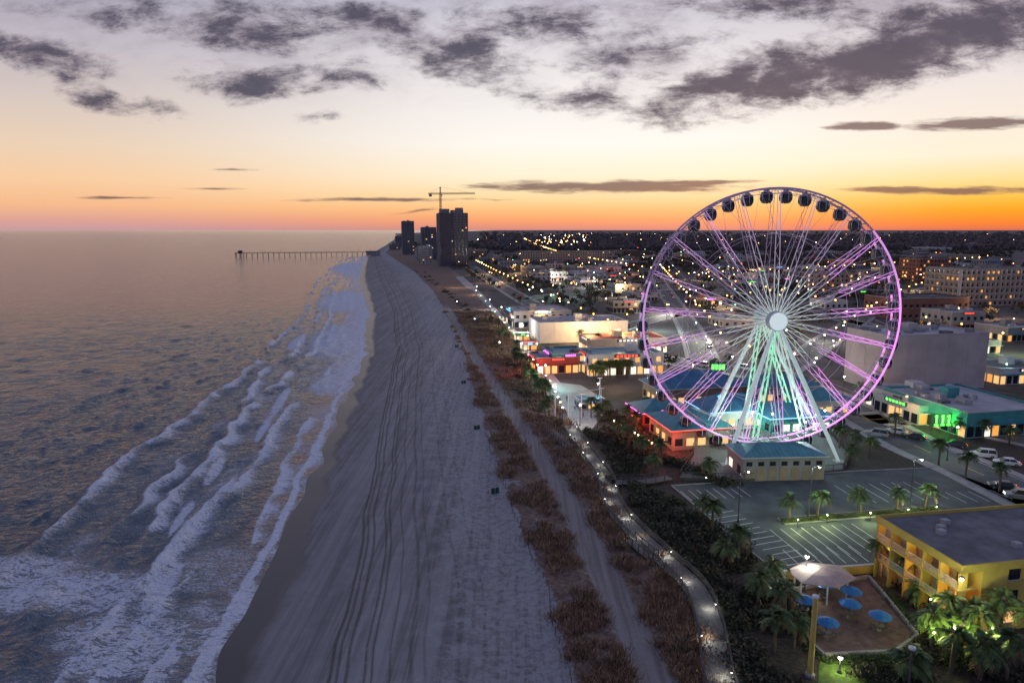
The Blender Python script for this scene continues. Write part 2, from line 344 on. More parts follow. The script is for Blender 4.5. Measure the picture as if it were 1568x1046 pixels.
def road(name,px,w,dash=True,walk=2.0):
    L=smooth_line([G(*p) for p in px],4); mb=MB()
    strip(mb,L,-w/2,w/2,.03,'asphalt')
    for s in (-1,1):
        a,b=sorted((s*w/2,s*(w/2+walk))); strip(mb,L,a,b,0.0,'concrete',.16)
    if dash:
        for i in range(0,len(L)-1,3): strip(mb,L,-.12,.12,.045,'paint_yellow',a=i,b=i+2)
        for s in (-1,1): strip(mb,L,s*(w/2-.5)-.07,s*(w/2-.5)+.07,.045,'paint_white')
    mb.build(name); return L
RDPX=[(1720,830),(1568,757),(1480,716),(1400,682),(1330,643),(1270,608),(1180,580),(1080,560),(980,545),(905,518),(850,486),(800,458),(750,428),(720,408)]
L_road=road('road',RDPX,11)
ROADS=[L_road]
for px in ([(1180,580),(1240,540),(1300,500),(1380,455),(1500,420)],[(905,518),(1000,490),(1150,465),(1330,440),(1560,425)],
           [(800,458),(900,446),(1040,432),(1250,420),(1500,402)],[(1568,560),(1420,520),(1250,480),(1080,440),(950,415),(860,395),(820,380),(800,368)],
           [(1330,643),(1400,640),(1480,655),(1600,680)],[(1080,560),(1060,510),(1035,470),(1015,440),(1000,415)]):
    ROADS.append(road('road',px,9,walk=1.6))
# boardwalk
L=smooth_line([G(*p) for p in BWPX],1.2); N=normals(L); mb=MB()
strip(mb,L,-1.5,1.5,.42,'wood_deck',.60)
for i in range(len(L)):
    for s in (-1,1):
        if i%2==0:
            p=L[i]+N[i]*(s*1.55); mb.box((p.x,p.y,-.2),(.12,.12,1.85),'wood_grey')
for s in (-1,1):
    for zz in (1.54,1.25,.95):
        strip(mb,L,s*1.55-.07,s*1.55+.07,zz,'wood_grey',zz+.07)
for i in range(len(L)-1):   # plank joints
    for t in (0,.33,.66):
        p=L[i].lerp(L[i+1],t); q0=p-N[i]*1.45; q1=p+N[i]*1.45; d=(L[i+1]-L[i]).normalized()*.02
        mb.face([(q0.x,q0.y,.606),(q1.x,q1.y,.606),(q1.x+d.x,q1.y+d.y,.606),(q0.x+d.x,q0.y+d.y,.606)],'wood_grey')
bw=mb.build('boardwalk')
for k,i in enumerate(range(2,len(L)-2,5)):
    s=-1 if k%2 else 1
    p=L[i]+N[i]*(s*1.25); m2=MB(); m2.tube((p.x,p.y,.6),(p.x,p.y,1.35),.05,.05,'steel_dark'); m2.lathe((p.x,p.y,1.35),[(.001,.14),(.13,.10),(.14,.04)],'steel_dark',8); m2.ball((p.x,p.y,1.34),.07,'bulb_white',6)
    o=m2.build('bollard_lamp'); pointlight((p.x-N[i].x*s*.75,p.y-N[i].y*s*.75,1.35),(.95,.97,.85),75,o,.12)
def deck(name,px,w,z=.5):
    L=smooth_line([G(*p) for p in px],1.5); N=normals(L); mb=MB(); strip(mb,L,-w/2,w/2,z-.15,'wood_deck',z)
    for i in range(len(L)):
        for s in (-1,1):
            p=L[i]+N[i]*(s*w/2); mb.box((p.x,p.y,-.3),(.12,.12,z+1.35),'wood_grey')
    for s in (-1,1): strip(mb,L,s*w/2-.05,s*w/2+.05,z+.95,'wood_grey',z+1.04)
    return mb.build(name)
deck('beach_access_deck',[(876,690),(858,676),(842,660),(828,650)],2.2)
deck('beach_access_deck',[(1000,862),(985,850),(965,832)],1.6,.7)
deck('wooden_walkway',[(935,742),(985,742),(1025,735)],2.0,.6)

# ---------------------------------------------------------------- vegetation
def leafcloud(n,r,size,seed,trunk=0,clumps=9):
    g=np.random.default_rng(seed)
    cc=g.normal(size=(clumps,3)); cc/=np.linalg.norm(cc,axis=1)[:,None]; cc*=g.uniform(.35,.85,(clumps,1)); cc[:,2]=np.abs(cc[:,2])*.9
    k=g.integers(0,clumps,n); p=cc[k]+g.normal(size=(n,3))*.20*g.uniform(.6,1.3,(clumps,1))[k]
    p=p*np.array(r); p[:,2]+=trunk
    p[:,2]=np.maximum(p[:,2],.05)
    a=g.normal(size=(n,3)); a/=np.linalg.norm(a,axis=1)[:,None]; b=np.cross(a,g.normal(size=(n,3))); b/=np.linalg.norm(b,axis=1)[:,None]
    s=size*g.uniform(.6,1.4,(n,1))
    V=np.stack([p-a*s,p+b*s*.5,p+a*s,p-b*s*.5],1).reshape(-1,3)
    F=np.arange(4*n).reshape(n,4); mi=(k+g.integers(0,2,n))%3
    if trunk:
        tv=[];tf=[]
        for q,(zz,rr) in enumerate(((0,.16),(trunk+.4*r[2],.06))):
            for j in range(4): tv.append((rr*math.cos(j*1.57),rr*math.sin(j*1.57),zz))
        for j in range(4): tf.append((j,(j+1)%4,4+(j+1)%4,4+j))
        F=np.concatenate([F,np.array(tf)+len(V)]); V=np.concatenate([V,np.array(tv)]); mi=np.concatenate([mi,[0]*4])
    return V,F,mi
def scatter(name,P,S,templates,mats,zs=None):
    VV=[];FF=[];MM=[];n=0
    for i,(x,y) in enumerate(P):
        V,F,mi=templates[i%len(templates)]; a=random.random()*6.28; co,si=math.cos(a),math.sin(a); s=S[i]
        W=np.empty_like(V); W[:,0]=(V[:,0]*co-V[:,1]*si)*s+x; W[:,1]=(V[:,0]*si+V[:,1]*co)*s+y; W[:,2]=V[:,2]*s*random.uniform(.85,1.15)+(zs[i] if zs is not None else 0)
        VV.append(W);FF.append(F+n);MM.append(mi);n+=len(V)
    if VV: return mesh_np(name,np.concatenate(VV),np.concatenate(FF),[MATS[m] for m in mats],np.concatenate(MM))
def blades(n,r,h,w,seed):
    g=np.random.default_rng(seed); b=g.normal(size=(n,2))*r*.5; d=b/(np.abs(b).max()+.01)*.5+g.normal(size=(n,2))*.3; hh=h*g.uniform(.5,1.1,n)
    t=g.uniform(0,6.28,n); wx=np.cos(t)*w; wy=np.sin(t)*w
    o=np.zeros(n)
    V=np.stack([np.stack([b[:,0]-wx,b[:,1]-wy,o-.1],1),np.stack([b[:,0]+wx,b[:,1]+wy,o-.1],1),np.stack([b[:,0]+d[:,0]*h+wx*.4,b[:,1]+d[:,1]*h+wy*.4,hh],1),np.stack([b[:,0]+d[:,0]*h-wx*.4,b[:,1]+d[:,1]*h-wy*.4,hh],1)],1).reshape(-1,3)
    return V,np.arange(4*n).reshape(n,4),g.integers(0,3,n)
tb=[blades(24,.75,.55,.05,s) for s in range(6)]
P=[];S=[];Z=[]
tries=0
while len(P)<6000 and tries<90000:
    tries+=1
    yy=55+ (random.random()**1.7)*330
    a,b=float(ev(L_toe,yy)),float(ev(L_inl,yy)); x=random.uniform(a-1.2,b+.5)
    if abs(x-float(ev(L_track,yy)))<2.2: continue
    dens=float(fbm(np.array(x/3.2),np.array(yy/4.0),3))
    edge=min(1,(x-a+1.2)/5)
    if dens*(.5+.5*edge)<.43: continue
    P.append((x,yy)); S.append(random.uniform(.5,1.25)*(1+yy/500)); Z.append((float(fbm(np.array(x/3.1),np.array(yy/4.3)))-.25)*.8)
scatter('dune_grass',P,S,tb,['dune_blade_a','dune_blade_b','dune_blade_c'],Z)
ts=[leafcloud(260,(1.5,1.5,1.1),.17,s) for s in range(5)]
P=[];S=[]
def inpoly(x,y,poly):
    c=False;j=len(poly)-1
    for i in range(len(poly)):
        xi,yi=poly[i];xj,yj=poly[j]
        if (yi>y)!=(yj>y) and x<(xj-xi)*(y-yi)/(yj-yi)+xi: c=not c
        j=i
    return c
POLY_TH=[G(*p) for p in ((1135,1075),(1122,1000),(1110,960),(1085,895),(1040,850),(985,800),(960,762),(1015,758),(1060,780),(1120,828),(1180,880),(1205,935),(1235,1000),(1240,1075))]
xsP=[p[0] for p in POLY_TH]; ysP=[p[1] for p in POLY_TH]
while len(P)<280:
    x=random.uniform(min(xsP),max(xsP)); yy=random.uniform(min(ysP),max(ysP))
    if inpoly(x,yy,POLY_TH) and float(fbm(np.array(x/6),np.array(yy/6),2))>.36: P.append((x,yy)); S.append(random.uniform(.6,1.6))
scatter('coastal_shrub_thicket',P,S,ts,['leaf_dark','leaf_olive','leaf_mid'])
P=[];S=[]
for u0,v0,u1,v1,w,n in ((950,745,985,660,30,60),(985,660,925,630,20,40),(915,655,965,700,24,50),(800,600,845,650,12,26),(760,530,800,590,10,26),(735,500,765,540,8,22),(700,460,735,500,8,26),(640,415,700,460,6,30),(1000,700,1120,745,14,40),(1420,985,1568,1046,35,30),(1330,1030,1420,1046,30,16),(1185,890,1212,960,10,16),(1395,900,1440,960,14,14)):
    for k in range(n):
        t=random.random(); P.append(G(u0+(u1-u0)*t+random.uniform(-w,w),v0+(v1-v0)*t+random.uniform(-w*.3,w*.3))); S.append(random.uniform(.6,1.5))
scatter('coastal_shrub',P,S,ts,['leaf_dark','leaf_olive','leaf_mid'])
# palms
def palm(h,seed,lf='palm_leaf',lf2='palm_leaf_light'):
    g=random.Random(seed); mb=MB(); lx=g.uniform(-.25,.25); ly=g.uniform(-.25,.25); k=6
    pts=[Vector((lx*(q/k)**2,ly*(q/k)**2,h*q/k)) for q in range(k+1)]
    for q in range(k): mb.tube(pts[q],pts[q+1],.20-.05*q/k,.20-.05*(q+1)/k,'bark',7,False)
    mb.ball(pts[-1],.38,'bark',7)
    for f in range(38):
        az=g.uniform(0,6.28); el=g.uniform(-.7,1.35); dead=el<-.45; L=g.uniform(1.2,1.9)*(1-.2*(el>1)); m='palm_dead' if dead else (lf if g.random()<.55 else lf2)
        d=Vector((math.cos(az)*math.cos(el),math.sin(az)*math.cos(el),math.sin(el))); c=pts[-1].copy()
        P2=[c+d*(L*t)+Vector((0,0,-.75*t*t*L*.5)) for t in (0,.2,.4,.6,.8,1)]
        for q in range(5): mb.tube(P2[q],P2[q+1],.03,.02,m,3,False)
        side=Vector((-math.sin(az),math.cos(az),0))
        for q in range(2,6):
            for s in (-1,1):
                for e in range(2):
                    b0=P2[q].lerp(P2[q-1],.5*e); ln=.66*(1-.2*abs(q-4)); fw=(P2[q]-P2[q-1]).normalized()
                    tip=b0+(side*s*.75+fw*.8).normalized()*ln+Vector((0,0,-.14-g.random()*.18)); w=fw*.10
                    mb.face([b0-w,b0+w,tip+w*.3,tip-w*.3],m)
    o=mb.build('palm_tree'); me=o.data; bpy.data.objects.remove(o); return me
palms=[palm(2.8,1),palm(3.6,2),palm(4.6,3),palm(2.2,4),palm(5.6,5)]
def putpalm(u,v,k=1,s=1.0):
    x,y=G(u,v); return inst('palm_tree',palms[k],(x,y,0),random.random()*6.28,s)
def uplight(x,y,c,w,z=.9):
    m2=MB(); m2.tube((0,0,0),(0,0,z-.25),.05,.05,'steel_dark'); m2.lathe((0,0,z-.25),[(.06,0),(.16,.12),(.14,.16)],'steel_dark',8); m2.ball((0,0,z-.12),.08,'bulb_white',6); f=m2.build('garden_floodlight',(x,y,0)); pointlight((0,0,z+.05),c,w,f,.15)
for u,v,k in ((1208,797,1),(1252,790,1),(1317,787,1),(1373,782,1),(1416,778,1)):
    x,y=G(u,v); inst('palm_tree',palms[k],(x,y,0),random.random()*6,1.0); uplight(x+.3,y-2.6,(.82,1,.35),420,1.4)
for u,v,k,s in ((1370,668,2,1),(1437,712,2,1),(1478,733,2,1),(1530,752,2,1.0),(1505,672,1,1),(1545,680,1,1),(1470,668,1,1),(1330,700,1,1),(1305,712,1,1),
    (1090,820,2,1.1),(1130,865,2,1.1),(1075,800,1,1),(1105,870,1,1),(1180,905,1,1.1),(1200,965,2,1.1),(1160,930,1,1.1),(1215,990,1,1),(1185,1000,2,1),(1345,885,2,1),(1385,905,2,1),(1410,930,3,1.1),(1530,985,4,1),(1570,1010,4,1),(1425,1000,1,1.2),(1455,1030,2,1),(1500,1040,1,1.2),(1540,1046,2,1.1),(1390,1040,3,1.2),(1480,985,1,1.2),(1450,975,2,1),
    (1012,712,2,1),(985,700,1,1),(962,690,2,1),(945,672,1,1),(1000,728,1,1),(1085,735,1,1),(915,655,2,1),(925,640,1,1),(905,640,2,1),(960,648,1,1),(975,665,2,1),(835,640,1,1),(990,640,2,1),(1285,690,2,1),(1310,690,1,1),(1465,1005,1,1.1),(1440,985,3,1.2),(1495,1000,2,1),(1510,960,1,1)):
    putpalm(u,v,k,s)
for u,v,w,z_ in ((1462,1025,900,4.8),(1510,1030,700,5.0),(1425,1020,450,4.0),(1080,760,160,3.5),(1420,965,260,4)):
    x,y=G(u,v); uplight(x,y,(.85,1,.3),w,z_)
for q in range(26):
    t=q/25; putpalm(905+60*t+random.uniform(-8,8),585-12*t+random.uniform(-6,6),2,1)
for q in range(45):
    t=random.random(); i=int(t*(len(L_road)-1)); p=L_road[i]; s=random.choice((-1,1))*8.3
    if p.y>150: inst('palm_tree',palms[random.choice((1,2,2,4))],(p.x+s,p.y,0),random.random()*6,1)
for q in range(26):
    v=480+ (650-480)*random.random(); y0=G(0,v)[1]; x0=float(ev(L_inl,y0)); inst('palm_tree',palms[random.choice((1,2))],(x0+random.uniform(-6,-2.5),y0,0),random.random()*6,1)

# ---------------------------------------------------------------- street furniture
def street_lamp(x,y,h=6,bulb='bulb_white',col=(1,.92,.75),W=500,arm=0,r=.22,name='street_lamp'):
    mb=MB(); mb.lathe((0,0,0),[(.22,0),(.2,.3),(.1,.5)],'steel_dark',8); mb.tube((0,0,.4),(0,0,h),.09,.06,'steel_dark',6)
    ax=0
    if arm: ax=arm; mb.tube((0,0,h-.1),(arm,0,h+.15),.05,.04,'steel_dark',5); mb.box((arm,0,h+.05),(.7,.3,.14),'steel_dark'); mb.ball((arm,0,h),r*.8,bulb,7)
    else:
        mb.ball((0,0,h+.15),r,bulb,8); mb.lathe((0,0,h+.15+r*.7),[(r*.9,0),(.02,.16)],'steel_dark',8)
    o=mb.build(name,(x,y,0))
    if W: pointlight((ax,0,h+.1-.35),col,W,o,r)
    return o
WH=(1,.93,.80); WR=(1,.62,.28); CY=(.72,1,.90)
for u,v,h,b,c,w,a in ((1238,792,8.5,'bulb_white',CY,1000,1.2),(1393,778,8.5,'bulb_white',CY,1000,1.2),(1130,800,8.5,'bulb_white',CY,500,1.2),(1285,1030,1.6,'bulb_white',(1,1,.5),300,0),(1232,905,4.6,'bulb_white',(1,1,.75),600,0),
    (888,652,5,'bulb_white',WH,900,0),(850,628,6,'bulb_white',(.8,.95,1),1500,0),(915,622,6,'bulb_white',(.8,.95,1),1500,0),(835,590,6,'bulb_white',WH,1800,0),(822,552,6,'bulb_white',WH,3000,0),(808,538,6,'bulb_white',WH,2500,0),(800,520,6,'bulb_white',WH,3500,0),(785,506,6,'bulb_white',WH,3500,0),(768,488,6,'bulb_white',WH,3500,0),(750,475,6,'bulb_white',WH,3000,0),(730,452,6,'bulb_white',WR,2600,0),(765,545,5,'bulb_white',(.8,1,.9),500,0),(727,505,5,'bulb_blue',(.5,.8,1),400,0),(700,475,5,'bulb_white',WH,400,0),
    (1150,665,5,'bulb_white',(.8,1,.9),1100,0),(1290,610,6,'bulb_white',WH,900,0),(1375,650,7,'bulb_warm',WR,900,1.5),(1450,705,7,'bulb_white',WH,700,1.5),(1538,588,6,'bulb_green',(.5,1,.8),700,0),(1335,610,6,'bulb_warm',WR,600,0),(1060,590,6,'bulb_white',WH,1500,0),(1000,570,6,'bulb_white',WH,1500,0),(945,560,6,'bulb_warm',WR,900,0),(1120,575,6,'bulb_white',CY,1500,0),(1245,585,6,'bulb_white',WH,1200,0),(1080,540,6,'bulb_white',WH,1500,0),(1065,515,6,'bulb_white',WH,1800,0)):
    x,y=G(u,v); street_lamp(x,y,h,b,c,w,a)
for v in range(455,660,9):
    y0=G(0,v)[1]; x0=float(ev(L_inl,y0)); street_lamp(x0-1.5,y0,4.5,random.choice(('bulb_white','bulb_white','bulb_green','bulb_warm')),WH,0,0,.18)
for q in range(12):
    t=q/11; x,y=G(940+58*t,655+35*t); m2=MB(); m2.tube((0,0,0),(0,0,1.6),.06,.05,'steel_dark'); m2.ball((0,0,1.7),.15,'bulb_warm',6); o=m2.build('bollard_lamp',(x,y,0))
    if q%3==0: pointlight((0,0,2.2),WR,130,o,.2)
for u,v,h,m in ((1240,1034,9.0,'wall_yellow'),(1390,1060,5,'wood_grey')):
    x,y=G(u,v); mb=MB(); mb.tube((0,0,0),(0,0,h),.3 if h>6 else .14,.24 if h>6 else .1,m,10); mb.lathe((0,0,h),[(.34,-.2),(.34,0),(.05,.18)],'steel_white',10); mb.lathe((0,0,0),[(.5,0),(.5,.25),(.3,.35)],'concrete',10); mb.build('service_pole',(x,y,0))
# litter barrels and people on the sand
mb=MB(); mb.lathe((0,0,0),[(.30,0),(.31,.3),(.30,.32),(.31,.6),(.30,.62),(.31,.9),(.28,.92),(.24,.6)],'barrel_green',14); mb.lathe((.72,.1,0),[(.30,0),(.31,.3),(.30,.32),(.31,.6),(.30,.62),(.31,.9),(.28,.92),(.24,.6)],'barrel_green',14); ob=mb.build('litter_barrel'); 
bx=ob.data; bpy.data.objects.remove(ob)
for u,v in ((755,756),(728,658),(708,588),(698,532)): x,y=G(u,v,-.15); inst('litter_barrel',bx,(x,y,-.2),.3,1.1)
def person_mesh(seed,top,leg):
    g=random.Random(seed); st=.28*g.uniform(.4,1.2)
    J={'pel':(0,0,.93,.15),'wai':(0,0,1.08,.13),'che':(0,.01,1.32,.155),'nek':(0,0,1.48,.06),'hed':(0,.03,1.64,.105),'top':(0,.02,1.72,.08),
       'hl':(-.1,0,.88,.1),'kl':(-.1,st*.6,.5,.07),'al':(-.1,st,.08,.045),'tl':(-.1,st+.16,.04,.04),'hr':(.1,0,.88,.1),'kr':(.1,-st*.3,.5,.07),'ar':(.1,-st,.1,.045),'tr':(.1,-st+.15,.04,.04),
       'sl':(-.19,0,1.40,.06),'el':(-.25,-.05,1.12,.045),'wl':(-.25,.1,.9,.03),'fl':(-.25,.16,.83,.03),'sr':(.19,0,1.40,.06),'er':(.25,.03,1.12,.045),'wr':(.25,-.02,.86,.03),'fr':(.25,-.01,.78,.03)}
    E=[('pel','wai'),('wai','che'),('che','nek'),('nek','hed'),('hed','top'),('pel','hl'),('hl','kl'),('kl','al'),('al','tl'),('pel','hr'),('hr','kr'),('kr','ar'),('ar','tr'),('che','sl'),('sl','el'),('el','wl'),('wl','fl'),('che','sr'),('sr','er'),('er','wr'),('wr','fr')]
    ks=list(J); me=bpy.data.meshes.new('person'); me.from_pydata([J[k][:3] for k in ks],[(ks.index(a),ks.index(b)) for a,b in E],[])
    o=bpy.data.objects.new('person',me); scene.collection.objects.link(o); md=o.modifiers.new('s','SKIN')
    for i,k in enumerate(ks): r=J[k][3]; me.skin_vertices[0].data[i].radius=(r,r*.85)
    me.skin_vertices[0].data[0].use_root=True
    sb=o.modifiers.new('d','SUBSURF'); sb.levels=1
    dg=bpy.context.evaluated_depsgraph_get(); m2=bpy.data.meshes.new_from_object(o.evaluated_get(dg)); bpy.data.objects.remove(o)
    m2.materials.clear()
    for n in ('skin',top,leg,'hair'): m2.materials.append(MATS[n])
    for p in m2.polygons:
        z=p.center.z; a=abs(p.center.x)
        p.material_index=3 if (z>1.68 or (z>1.56 and p.center.y<-.02)) else 0 if z>1.46 or (a>.2 and z<1.1) else 1 if z>.95 else 2
        p.use_smooth=True
    return m2
pm=[person_mesh(1,'cloth_white','cloth_dark'),person_mesh(2,'cloth_red','cloth_dark'),person_mesh(3,'cloth_dark','cloth_dark')]
for k,(u,v,z) in enumerate(((875,650,.06),(862,632,.06),(893,640,.06),(845,600,.06),(850,598,.06),(868,615,.06),(880,628,.06),(822,572,.06),(800,535,.06),(610,538,-.75),(612,536,-.75),(928,760,.62),(880,676,.62))):
    x,y=G(u,v,z); inst('person',pm[k%3],(x,y,z),random.random()*6,1.0)
# dune fence
mb=MB(); prev=None
for yy in np.arange(58,150,1.8):
    x=float(ev(L_toe,yy))+.3*math.sin(yy*.4); mb.tube((x,yy,-.5),(x+.03,yy,1.05),.05,.04,'wood_grey',5)
    if prev is not None:
        for zz in (.35,.8): mb.tube((prev[0],prev[1],zz),(x,yy,zz),.015,.015,'wood_grey',3)
    prev=(x,yy)
mb.build('dune_rope_fence')

# ---------------------------------------------------------------- parking lot
mb=MB()
PK=[G(*p) for p in ((1028,744),(1120,738),(1300,722),(1440,716),(1640,790),(1640,880),(1340,874),(1192,878),(1115,818))]
mb.face([(x,y,.03) for x,y in PK][::-1],'asphalt')
for i in range(len(PK)):
    a=Vector(PK[i]+(0,));b=Vector(PK[(i+1)%len(PK)]+(0,)); d=(b-a); m=(a+b)/2
    if i in (3,4,5): continue
    mb.box((m.x,m.y,0),(d.length,.25,.16),'concrete',math.atan2(d.y,d.x))
def stalls(u0,v0,u1,v1,n,dep,side=1,double=False):
    a=Vector(G(u0,v0)+(0,));b=Vector(G(u1,v1)+(0,));d=(b-a).normalized();nn=Vector((-d.y,d.x,0))*side
    for i in range(n+1):
        p=a.lerp(b,i/n); s0=-dep if double else 0
        c=p+nn*((s0+dep)/2); mb.box((c.x,c.y,.032),((dep-s0),.11,.004),'paint_white',math.atan2(nn.y,nn.x))
stalls(1042,752,1128,745,7,4.8,-1); stalls(1085,788,1205,866,11,4.8,1); stalls(1205,832,1335,822,8,4.8,1,True)
stalls(1300,757,1425,750,7,4.2,-1,True); stalls(1225,866,1330,860,6,4.8,1); stalls(1480,770,1568,765,5,4.8,1)
mb.build('parking_lot')
mb=MB(); a=Vector(G(1196,799)+(0,)); b=Vector(G(1438,779)+(0,)); m=(a+b)/2; d=b-a; ang=math.atan2(d.y,d.x)
mb.box((m.x,m.y,0),(d.length,2.4,.17),'concrete',ang); mb.box((m.x,m.y,.17),(d.length-.4,2.0,.03),'leaf_olive',ang); mb.build('planting_island')
th=[leafcloud(160,(.8,.6,.75),.10,s+40) for s in range(3)]
P=[];S=[]
for q in range(46): p=a.lerp(b,(q+.5)/46); P.append((p.x+random.uniform(-.2,.2),p.y-.4)); S.append(.8)
scatter('hedge',P,S,th,['hedge','leaf_mid','palm_leaf'],[.15]*46)

# cars
def car(col,kind='sedan'):
    mb=MB()
    sec=[(-2.3,.55,.62,.8),(-2.15,.35,.82,.88),(-1.3,.28,.93,.9),(1.1,.28,.93,.9),(2.05,.33,.78,.88),(2.3,.5,.6,.78)]
    if kind=='suv': sec=[(x,a,b+.15,w) for x,a,b,w in sec]
    top=1.42 if kind=='sedan' else 1.78
    k=len(sec); i0=len(mb.v); ci=mb.mi(col)
    for x,zb,zt,w in sec: mb.v+= [(x,-w,zb),(x,-w,zt-.12),(x,-w*.93,zt),(x,w*.93,zt),(x,w,zt-.12),(x,w,zb)]
    for q in range(k-1):
        for j in range(6): mb.f.append((i0+q*6+j,i0+(q+1)*6+j,i0+(q+1)*6+(j+1)%6,i0+q*6+(j+1)%6)); mb.m.append(ci)
    mb.f.append(tuple(i0+j for j in range(6))); mb.m.append(ci); mb.f.append(tuple(i0+(k-1)*6+5-j for j in range(6))); mb.m.append(ci)
    zt=sec[2][2]; x0,x1=(-1.75,1.15) if kind=='sedan' else (-2.2,1.1); t0,t1=(x0+.65,x1-.75) if kind=='sedan' else (x0+.25,x1-.6)
    lo=[(x0,-.82,zt),(x1,-.82,zt),(x1,.82,zt),(x0,.82,zt)];hi=[(t0,-.66,top),(t1,-.66,top),(t1,.66,top),(t0,.66,top)]
    for j in range(4): mb.face([lo[j],lo[(j+1)%4],hi[(j+1)%4],hi[j]],'glass_dark')
    mb.box(((t0+t1)/2,0,top),(t1-t0+.05,1.36,.05),col)
    for j in range(4): mb.tube(lo[j],hi[j],.05,.05,col,4)
    mb.tube(((x0+x1)/2,-.83,zt),((t0+t1)/2,-.67,top),.04,.04,col,4); mb.tube(((x0+x1)/2,.83,zt),((t0+t1)/2,.67,top),.04,.04,col,4)
    for x in (-1.4,1.4):
        for s in (-1,1): mb.tube((x,s*.70,.33),(x,s*.93,.33),.33,.33,'rubber',14); mb.tube((x,s*.93,.33),(x,s*.945,.33),.2,.2,'car_silver',10)
    for s in (-1,1): mb.box((2.22,s*.6,.6),(.14,.3,.12),'glass_dark'); mb.box((-2.26,s*.62,.65),(.1,.26,.12),'taillight'); mb.box((.75,s*.98,zt),(.15,.14,.1),col)
    o=mb.build('car'); me=o.data; bpy.data.objects.remove(o); return me
cars=[car('car_white','sedan'),car('car_silver','suv'),car('car_dark','sedan'),car('car_white','suv'),car('car_red','sedan')]
for u,v,k,r in ((1505,700,3,-.35),(1541,712,0,-.4),(1461,684,2,-.45),(1342,668,1,-.6),(1534,748,2,-.4),(1400,672,2,-.6),(1560,764,1,-.4),(1372,664,0,-.6)):
    x,y=G(u,v); inst('parked_car',cars[k],(x,y,.03),r+math.pi,1)
for Lr in ROADS:
    for q in range(16):
        i=random.randrange(2,len(Lr)-2); p=Lr[i]; d=Lr[i+1]-p; n=Vector((d.y,-d.x,0)).normalized()*random.choice((-2.4,2.4,-4.3,4.3))
        if p.y<175: continue
        inst('car',cars[random.randrange(5)],(p.x+n.x,p.y+n.y,.03),math.atan2(d.y,d.x)+(math.pi if n.length>3 else 0),1)

